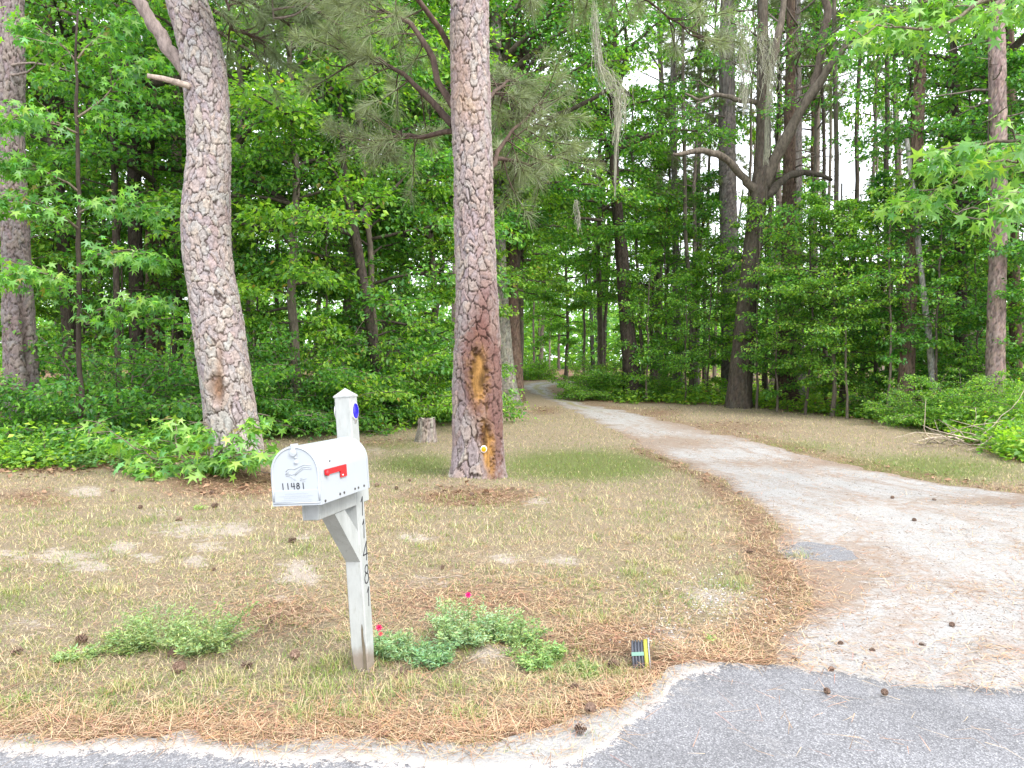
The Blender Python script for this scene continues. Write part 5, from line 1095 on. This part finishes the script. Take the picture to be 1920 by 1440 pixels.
# ------------------------------------------------------------------ hanging moss
def moss(lab, L, d, w0, n, seed):
    rs = np.random.default_rng(seed); g = P(L[0][0], L[0][1], d); t = thing('hanging_moss', lab, 'moss', g); mb = MB(); pts = np.array([P(a, b, d) for a, b in L]) - g; wid = np.array([w_ for w_ in w0]) / FPX * d
    for i in range(n):
        a = rs.uniform(0, 1) ** .8; u0 = rs.uniform(0, .95); ln_ = rs.uniform(.06, .22); ts = np.linspace(u0, min(1, u0 + ln_), 7)
        base = np.array([at_t(pts, q) for q in ts]); w_ = np.interp(ts, np.linspace(0, 1, len(wid)), wid); w_ = w_ * (.5 + 1.1 * vnoise(np.array([u0 * 9]), np.array([seed * 3.]), seed)[0]); off = rs.normal(0, .5, 3)
        c = base + off[None] * w_[:, None] * np.array([.5, .5, .05]) + np.cumsum(rs.normal(0, .02, (7, 3)) * w_.mean() / .2, 0); c[:, 2] -= np.linspace(0, .3, 7) * rs.random() ** 2
        s_ = np.array([1, 0, 0]) * .0034 * d / 14; V = np.stack([c - s_, c + s_], 1).reshape(-1, 3); k = np.arange(6) * 2
        mb.add(V, np.stack([k, k + 1, k + 3, k + 2], -1), c=np.array([.42, .41, .35]) * rs.uniform(.35, 1.1))
    o = mb.build('moss_strands', M_MOSS, t, smooth=False, kind='stuff')
moss('long grey moss drape ending in a thin strand, above the ivy covered trunk', [(1112, -10), (1118, 60), (1125, 120), (1140, 140), (1162, 165), (1163, 200), (1155, 260), (1153, 345)], 15, [10, 16, 18, 30, 22, 14, 6, 4], 330, 1)
moss('grey moss strands hanging at the left of the forked oak top', [(1385, 20), (1392, 70), (1396, 130), (1396, 200)], OD - 1.5, [40, 34, 26, 8], 240, 2)
moss('long grey moss strand hanging beside the upright limb of the forked oak', [(1425, 50), (1440, 85), (1444, 150), (1440, 230), (1437, 292)], OD - 1.2, [34, 30, 16, 12, 6], 260, 3)
moss('small wisp of moss hanging over the driveway beyond the scarred pine', [(1082, 370), (1083, 395), (1084, 430)], 22, [14, 10, 4], 80, 4)
# ------------------------------------------------------------------ stump, pipe, brush pile, log, cones, weeds
g = G(800, 828); st = thing('tree_stump', 'small weathered grey tree stump on the lawn left of the scarred pine', 'stump', (g[0], g[1], float(hz(g[0], g[1]))))
bark_trunk('bark', st, st.location, [(g[0], g[1], g[2] - .3, .205), (g[0], g[1], g[2] + .2, .175), (g[0] + .01, g[1], g[2] + .47, .16)], 60, .02, .06, .22, .03, 5, .22, cp=(.31, .27, .23), mat=M_WOOD)
mb = MB(); a = np.linspace(0, 6.2832, 24, endpoint=False); rr = .15 * (1 + .12 * np.sin(3 * a) + .06 * np.sin(7 * a)); rings = [np.c_[k * rr * np.cos(a) + .01, k * rr * np.sin(a), .455 + .03 * np.sin(2 * a + 1) * k - .02 * (1 - k)] for k in (1, .6, .25)]
v = np.concatenate(rings + [np.array([[.01, 0, .44]])]); j = np.arange(24); j2 = (j + 1) % 24; mb.add(v, np.concatenate([np.stack([k * 24 + j, k * 24 + j2, (k + 1) * 24 + j2, (k + 1) * 24 + j], -1) for k in (0, 1)]), np.stack([48 + j, 48 + j2, np.full(24, 72)], -1), (.36, .32, .27)); mb.build('cut_top', M_WOOD, st, smooth=False)
M_PIPE = mat_plain('dark_corrugated_plastic', (.055, .06, .075), .5, .4, var=.35); M_YEL = mat_plain('yellow_plastic', (.36, .35, .05), .6, var=.15); M_MINT = mat_plain('pale_green_band', (.13, .24, .19), .6); M_LIP = mat_plain('grey_pipe_lip', (.26, .26, .27), .6)
pz = float(hz(PIPE[0], PIPE[1])); pp = thing('drain_pipe', 'short dark corrugated drain pipe end with yellow collar poking from the ground', 'pipe', (PIPE[0], PIPE[1] + .05, pz - .005)); pp.rotation_euler = (0, R(-6), R(-10)); pp.scale = (.8, .8, .8)
def lathe_x(prof, name, mat, col=(1, 1, 1), a0=-.35, a1=math.pi + .35, k=26, sq=1.0):
    a = np.linspace(a0, a1, k); prof = np.array(prof); V = np.stack([np.c_[np.full(k, x), -r * np.cos(a), r * np.sin(a) * sq] for x, r in prof]); n = len(prof); i = np.arange(n - 1)[:, None] * k; j = np.arange(k - 1)[None]
    mb = MB(); mb.add(V.reshape(-1, 3), np.stack([i + j, i + k + j, i + k + j + 1, i + j + 1], -1).reshape(-1, 4), c=col); return mb.build(name, mat, pp)
prof = [(-.052, .105), (-.052, .118)]
for k in range(4): x0 = -.050 + k * .021; prof += [(x0, .135), (x0 + .012, .138), (x0 + .0135, .125), (x0 + .0195, .125)]
lathe_x(prof, 'corrugated_pipe', M_PIPE, sq=1.05); lathe_x([(.034, .118), (.034, .140), (.062, .142), (.064, .128)], 'collar', M_YEL, sq=1.05); lathe_x([(.064, .12), (.064, .150), (.072, .150), (.072, .12)], 'lip', M_LIP, sq=1.05)
lathe_x([(-.051, .1405), (.033, .1425)], 'green_band', M_MINT, a0=.62, a1=.80, k=6, sq=1.05)
g = G(1835, 838); bp = thing('brush_pile', 'tangled pile of dead grey branches by the bushes on the right', 'brush pile', (g[0], g[1], float(hz(g[0], g[1]))))
rs = np.random.default_rng(17)
for i in range(46):
    x0, y0 = rs.normal(0, .55), rs.normal(0, .35); a = rs.uniform(0, 6.28); p = curve_br(rs, (x0, y0, rs.uniform(.0, .22)), a, rs.normal(.12, .35), rs.uniform(.5, 1.5), rs.uniform(-.2, 1.0), 7, .22); p[:, 2] = np.maximum(p[:, 2], .02)
    mb = MB(); tube(mb, p, np.linspace(rs.uniform(.008, .017), .004, 7), 5, np.array([.36, .30, .24]) * rs.uniform(.5, 1.25)); mb.build('stick', M_WOOD, bp)
def stick(lab, L, r, col=(.33, .28, .23), nm='fallen_branch'):
    p = np.array([on(a, b, .02) for a, b in L]); o = thing(nm, lab, 'branch', p[0]); q, _ = dense(p, np.ones(len(p)), 4, np.random.default_rng(len(lab)), .008); mb = MB(); tube(mb, q - p[0], np.linspace(r, r * .5, len(q)), 7, col); mb.build('stem', M_WOOD, o)
    mb = MB(); m_ = q[len(q) // 2] - p[0]; tube(mb, [m_, m_ + np.array([.12, .05, .05]) * r * 30, m_ + np.array([.22, .12, .06]) * r * 30], [r * .6, r * .4, r * .2], 5, col); mb.build('side_twig', M_WOOD, o)
stick('thin fallen branch lying from the forked oak into the woods', [(1290, 742), (1330, 751), (1400, 753), (1480, 756), (1500, 755)], .035, (.36, .33, .29))
stick('short brown twig on the lawn left of the mailbox post', [(490, 1170), (515, 1162), (545, 1158)], .009, (.25, .17, .12)); stick('crooked dark twig left of the mailbox post foot', [(480, 1195), (505, 1180), (515, 1165)], .006, (.16, .11, .08)); stick('pale stick on the lawn right of the mailbox', [(800, 1090), (830, 1086), (870, 1087)], .006, (.4, .33, .27))
stick('dead twig lying beside the low maple sapling', [(410, 860), (450, 880), (490, 897), (520, 898)], .012, (.13, .1, .085)); stick('bent bare stick leaning out left of the brush pile', [(1700, 796), (1725, 812), (1742, 830)], .012, (.25, .2, .15))
# pine cones
def cone_mesh(seed, dark):
    rs = np.random.default_rng(seed); mb = MB(); n = 62
    for i in range(n):
        t = (i + .5) / n; a = i * 2.39996; r = .36 * math.sin(math.pi * (.12 + .8 * t)) ** .8; z = .95 * t - .1; o = np.array([math.cos(a), math.sin(a), 0]); s = np.array([-math.sin(a), math.cos(a), 0]); up = np.array([0, 0, 1.])
        b = o * r * .35 + up * z; e = o * r * 1.15 + up * (z + .10 - .16 * t); w_ = .10; c = np.array([.15, .10, .075]) * dark * rs.uniform(.7, 1.3)
        mb.add([b - s * w_ * .5, b + s * w_ * .5, e + s * w_, e - s * w_, e + up * .05], [(0, 1, 2, 3)], [(3, 2, 4)], np.array([c, c, c * 1.5, c * 1.5, c * 1.9]))
    mb.add([(.1 * math.cos(k), .1 * math.sin(k), zz) for zz in (-.05, .45, .85) for k in np.arange(6) * 1.047], [(r_ * 6 + k, r_ * 6 + (k + 1) % 6, r_ * 6 + 6 + (k + 1) % 6, r_ * 6 + 6 + k) for r_ in (0, 1) for k in range(6)], c=(.07, .045, .03))
    return mb.mesh('pine_cone', M_STRAW, False)
CONES = [cone_mesh(1, 1.), cone_mesh(2, .75), cone_mesh(3, .85)]
CP_ = [(341, 975, 1, 'on the bare sand below the curved pine'), (397, 955, 1, 'just below the pine straw mound'), (393, 928, 1, 'on the pine straw mound of the curved pine'), (260, 956, .8, 'at the left end of the pine straw below the sapling'), (213, 923, .8, 'by the sand spot far left of the curved pine'), (542, 1020, 1.1, 'below the front of the mailbox'),
 (397, 1073, .7, 'alone on the lawn midway left of the post'), (144, 1206, 1.2, 'left of the green weeds'), (22, 1229, 1.1, 'at the left frame edge'), (324, 1226, .9, 'between the two green weed clumps'), (332, 1254, 1.25, 'just below the two green weed clumps'), (454, 1254, 1.0, 'right of the green weed clumps'), (551, 1239, 1.1, 'left of the post foot'),
 (709, 915, .9, 'behind the mailbox right of its rear'), (766, 907, .8, 'left of the scarred pine base'), (741, 921, .8, 'between mailbox and scarred pine'), (826, 1067, .7, 'on the lawn right of the post numbers'), (947, 1215, 1.0, 'in the flowering weeds'), (1141, 1238, 1.2, 'left of the drain pipe'), (758, 1265, .9, 'just right of the post foot'), (1084, 1290, .7, 'on the needles near the road bend'),
 (1105, 1346, .9, 'on the sandy shoulder edge'), (1079, 1380, 1.0, 'lowest one on the sandy shoulder'), (887, 932, .9, 'in front of the scarred pine base'), (884, 947, .8, 'second in front of the scarred pine'), (1400, 1035, .9, 'on the grass left of the asphalt patch'), (1381, 1075, .7, 'on the grass below the asphalt patch'),
 (1784, 1176, .8, 'on the sandy drive furthest right'), (1580, 1208, .8, 'on the sandy drive left of the others'), (1631, 1221, .7, 'second on the near sandy drive'), (1724, 1210, .8, 'third on the near sandy drive'), (1556, 1258, .8, 'at the edge of sand and asphalt'), (1494, 1240, .7, 'on the sand near the asphalt corner'), (1546, 1303, .8, 'on the grey asphalt, left one'), (1657, 1312, .9, 'on the grey asphalt, right one'),
 (1672, 937, .8, 'far up on the drive'), (1717, 977, .8, 'on the drive right of the asphalt patch'), (1755, 940, .7, 'far right up on the drive')]
rs = np.random.default_rng(8)
for i, (px, py, s, lab) in enumerate(CP_):
    p = on(px, py, .0); o = link('pine_cone', CONES[2 if py > 1290 or px > 1480 else i % 2]); k = .064 * s * rs.uniform(.9, 1.1) * (.8 if px > 1480 else 1) * (1.25 if p[1] > 7 else 1.)
    o.scale = (k, k, k); o.location = Vector(p) + Vector((0, 0, k * .30 + (.018 if py > 1290 else .0))); o.rotation_euler = (rs.uniform(1.2, 1.9), rs.uniform(-.3, .3), rs.uniform(0, 6.28)); tag(o, 'small brown pine cone ' + lab, 'pine cone', 'pine cones lying about')
# weeds and flowers
THIN = (np.array([(0, 0, 0), (.5, -.14, .05), (1, 0, -.1), (.5, .14, .05)]), KITE[1])
def weed(lab, px, py, h_, rad, nst, seed, col=(.25, .35, .12), size=.026, nm='weed_clump', flowers=(), nl=70):
    rs = np.random.default_rng(seed); g = on(px, py, 0); t = thing(nm, lab, 'weed', g); st_ = MB(); P_, D_ = [], []
    for i in range(nst):
        a = rs.uniform(0, 6.28); r_ = rad * .6 * math.sqrt(rs.random()); b = np.array([r_ * math.cos(a), r_ * math.sin(a), -.01]); p = curve_br(rs, b, a + rs.normal(0, .5), rs.uniform(.55, 1.45), h_ * rs.uniform(.6, 1.15), rs.uniform(-.1, .7), 5, .12); tube(st_, p, np.linspace(.003, .0012, 5), 4, (.20, .27, .09), cap=False)
        u = rs.uniform(.08, 1, nl); q = np.array([at_t(p, k) for k in u]); q[:, :2] += rs.normal(0, .014, (nl, 2)); q[:, 2] += rs.normal(0, .008, nl); P_.append(q); D_.append(norm(rs.normal(0, 1, (nl, 3)) * np.array([1, 1, .35]) + np.array([0, 0, .35])))
    st_.build('stems', M_GRASS, t, kind='stuff'); p = np.concatenate(P_); d = np.concatenate(D_); n = len(p); mb = MB()
    leaf_add(mb, p, d, norm(np.array([0, 0, 1.]) + rs.normal(0, .5, (n, 3))), size * rs.uniform(.6, 1.4, n), np.array(col) * rs.uniform(.6, 1.5, (n, 1)) * np.stack([rs.uniform(.8, 1.3, n), np.ones(n), rs.uniform(.8, 1.5, n)], -1), THIN if size < .05 else KITE); mb.build('foliage', M_GRASS, t, smooth=False, kind='stuff')
    for (fx, fy, fs, fc) in flowers:
        q = P(fx, fy, g[1]) - g; mb = MB(); tube(mb, [(q[0] * .7, q[1] + .0, q[2] * .3), q * .9 + np.array([.0, 0, -.01]), q], [.002, .0016, .0016], 4, (.2, .28, .09)); mb.build('flower_stalk', M_GRASS, t)
        mb = MB(); k = 7
        for i in range(k): a = i * 2 * math.pi / k; dv = np.array([math.cos(a), -.35, math.sin(a)]); leaf_add(mb, q[None], dv[None], np.array([[0, -1., .3]]), np.array([fs]), np.array([fc]), DIAM)
        for i in range(4): a = i * 1.57 + .4; dv = np.array([math.cos(a) * .5, -1, math.sin(a) * .5 + .2]); leaf_add(mb, q[None], dv[None], np.array([[0, -.3, 1.]]), np.array([fs * .7]), np.array([fc]) * .8, DIAM)
        mb.build('flower', M_GRASS, t, smooth=False)
weed('feathery green weed clump left of the post, left one of two', 300, 1205, .23, .16, 38, 1); weed('taller green weed clump left of the post, right one of two', 385, 1215, .27, .15, 44, 2); weed('low green weed patch near the left cones', 235, 1215, .11, .18, 22, 3, (.20, .28, .08)); weed('small grey green weed left of the weed clumps', 145, 1235, .07, .10, 14, 4)
weed('green weed at the right foot of the post with two pink flowers', 735, 1228, .13, .13, 34, 5, (.22, .35, .14), flowers=[(711, 1176, .022, (.75, .03, .16)), (714, 1188, .016, (.78, .14, .18))])
weed('big feathery green weed with one pink flower, right of the post', 880, 1205, .24, .20, 66, 6, (.26, .38, .16), flowers=[(878, 1115, .022, (.78, .02, .22))]); weed('trailing green weed between the post weed and the big weed', 815, 1240, .11, .16, 34, 7, (.18, .32, .13)); weed('green weed right of the big flowering weed', 960, 1200, .17, .16, 34, 8, (.22, .34, .11)); weed('low green weed spreading toward the drain pipe', 1010, 1235, .11, .2, 40, 9, (.22, .35, .10)); weed('sparse grassy weed left of the drain pipe', 1090, 1255, .07, .14, 20, 10, (.22, .29, .09))
weed('tiny bright green seedling by the gravel beside the drive', 1325, 1205, .06, .035, 6, 11, (.28, .42, .10), .022, 'seedling', nl=14); weed('tiny bright green seedling below the pine straw mound', 372, 957, .07, .05, 7, 12, (.25, .42, .08), .03, 'seedling', nl=14)
# small plants beside the left frame edge and under the sapling
weed('leafy weed under the left end of the maple sapling', 150, 880, .35, .3, 24, 13, (.11, .24, .06), .06, nl=16); weed('leafy weed left of the pine straw mound', 230, 880, .3, .3, 24, 14, (.12, .25, .06), .055, nl=16)
# ------------------------------------------------------------------ undergrowth, litter and far woods (uncountable)
rs = np.random.default_rng(55); x, y = scatter(60000, rs, 11, 60, .8); wv = wood_amt(x, y); px = 960 + FPX * x / y
e = np.interp(px, _eg[:, 0], _eg[:, 1]); rel = (y - e) / e; xl, xr = drive_lr(np.clip(y, 3.4, 61)); k = (wv > .3) & (rs.random(len(x)) < np.clip(1.1 - 1.0 * np.abs(rel - .12) / .5, .12, 1) * np.where(px > 1000, 1, .3) * sstep(.35, .6, fbm(x * .7, y * .7, 91, 3))) & ~((x > xl - 1) & (x < xr + 1.2) & (y < 61)) & ~((px > 915) & (px < 1072) & (y < 62)); x, y = x[k], y[k]
rep = 7; x = np.repeat(x, rep) + rs.normal(0, .10, len(x) * rep) ; y = np.repeat(y, rep) + rs.normal(0, .10, len(y) * rep); n = len(x); hh = np.abs(rs.normal(0, .22, n)) + .02
mb = MB(); leaf_add(mb, np.stack([x, y, hz(x, y) + hh], -1), rs.normal(0, 1, (n, 3)) * np.array([1, 1, .3]), norm(np.array([0, 0, 1.]) + rs.normal(0, .4, (n, 3))), rs.uniform(.05, .12, n) * (1 + y / 60), leaf_cols(rs, n, (1.35, 1.15, 1)), KITE)
tag(mb.build('undergrowth', M_LEAF, smooth=False), 'low leafy undergrowth covering the woodland edge', 'undergrowth', kind='stuff')
x, y = scatter(60000, rs, 9, 34, .8); wv = wood_amt(x, y); s_, g_, l_, w_ = masks(x, y); dr = in_drive(x, y, .3); k = (rs.random(len(x)) < np.maximum(.6 * wv, .35 * np.clip(l_ - .3, 0, 1))) & ~dr; x, y = x[k], y[k]; n = len(x)
mb = MB(); leaf_add(mb, np.stack([x, y, hz(x, y) + .01 + np.abs(rs.normal(0, .02, n))], -1), rs.normal(0, 1, (n, 3)) * np.array([1, 1, .2]), norm(np.array([0, 0, 1.]) + rs.normal(0, .35, (n, 3))), rs.uniform(.05, .11, n), np.array([.24, .145, .09]) * rs.uniform(.35, 1.5, (n, 1)), KITE)
tag(mb.build('leaf_litter', M_STRAW, smooth=False), 'dry brown fallen leaves on the woodland floor and verge', 'leaf litter', kind='stuff')
# far woods : crowns, brush and stems closing the view
n = 140000; a = rs.uniform(-.95, .95, n); d = rs.uniform(60, 112, n); x = a * d; cl = fbm(x * .12, d * .12, 95, 3); top = 6 + .085 * d + 8 * fbm(x * .08, 0 * x, 97, 3) - 7 * np.exp(-((960 + FPX * a - 1620) / 130) ** 2) - 5 * np.exp(-((960 + FPX * a - 1340) / 90) ** 2); z = top * rs.random(n) ** 1.15; lowz = rs.random(n) < .45; z = np.where(lowz, 7 * rs.random(n), z)
xl, xr = drive_lr(np.clip(d, 3.4, 61)); k = ~((x > xl - 3.5) & (x < xr + 4) & (d < 70)) & (rs.random(n) < np.where(lowz, .9, .25) + .9 * sstep(.35, .6, fbm(x * .3, z * .4 + d, 99, 3))); x, d, z = x[k], d[k], z[k]; n = len(x)
mb = MB(); leaf_add(mb, np.stack([x, d, 1.0 + z], -1), rs.normal(0, 1, (n, 3)) * np.array([1, 1, .5]), norm(np.array([0, -.35, 1.]) + rs.normal(0, .5, (n, 3))), rs.uniform(.25, .58, n) * d / 60, leaf_cols(rs, n, (1.1, 1.05, 1)), KITE)
for i in range(150): xx = rs.uniform(-.9, .9) * 100; dd_ = rs.uniform(70, 110); tube(mb, [(xx, dd_, .5), (xx + rs.normal(0, .3), dd_, 9), (xx + rs.normal(0, .6), dd_, 19)], [.22, .18, .1], 5, (.06, .05, .045), cap=False)
tag(mb.build('far_woods', M_LEAF, smooth=False), 'far woods closing the view behind all the trees', 'woods', kind='stuff')
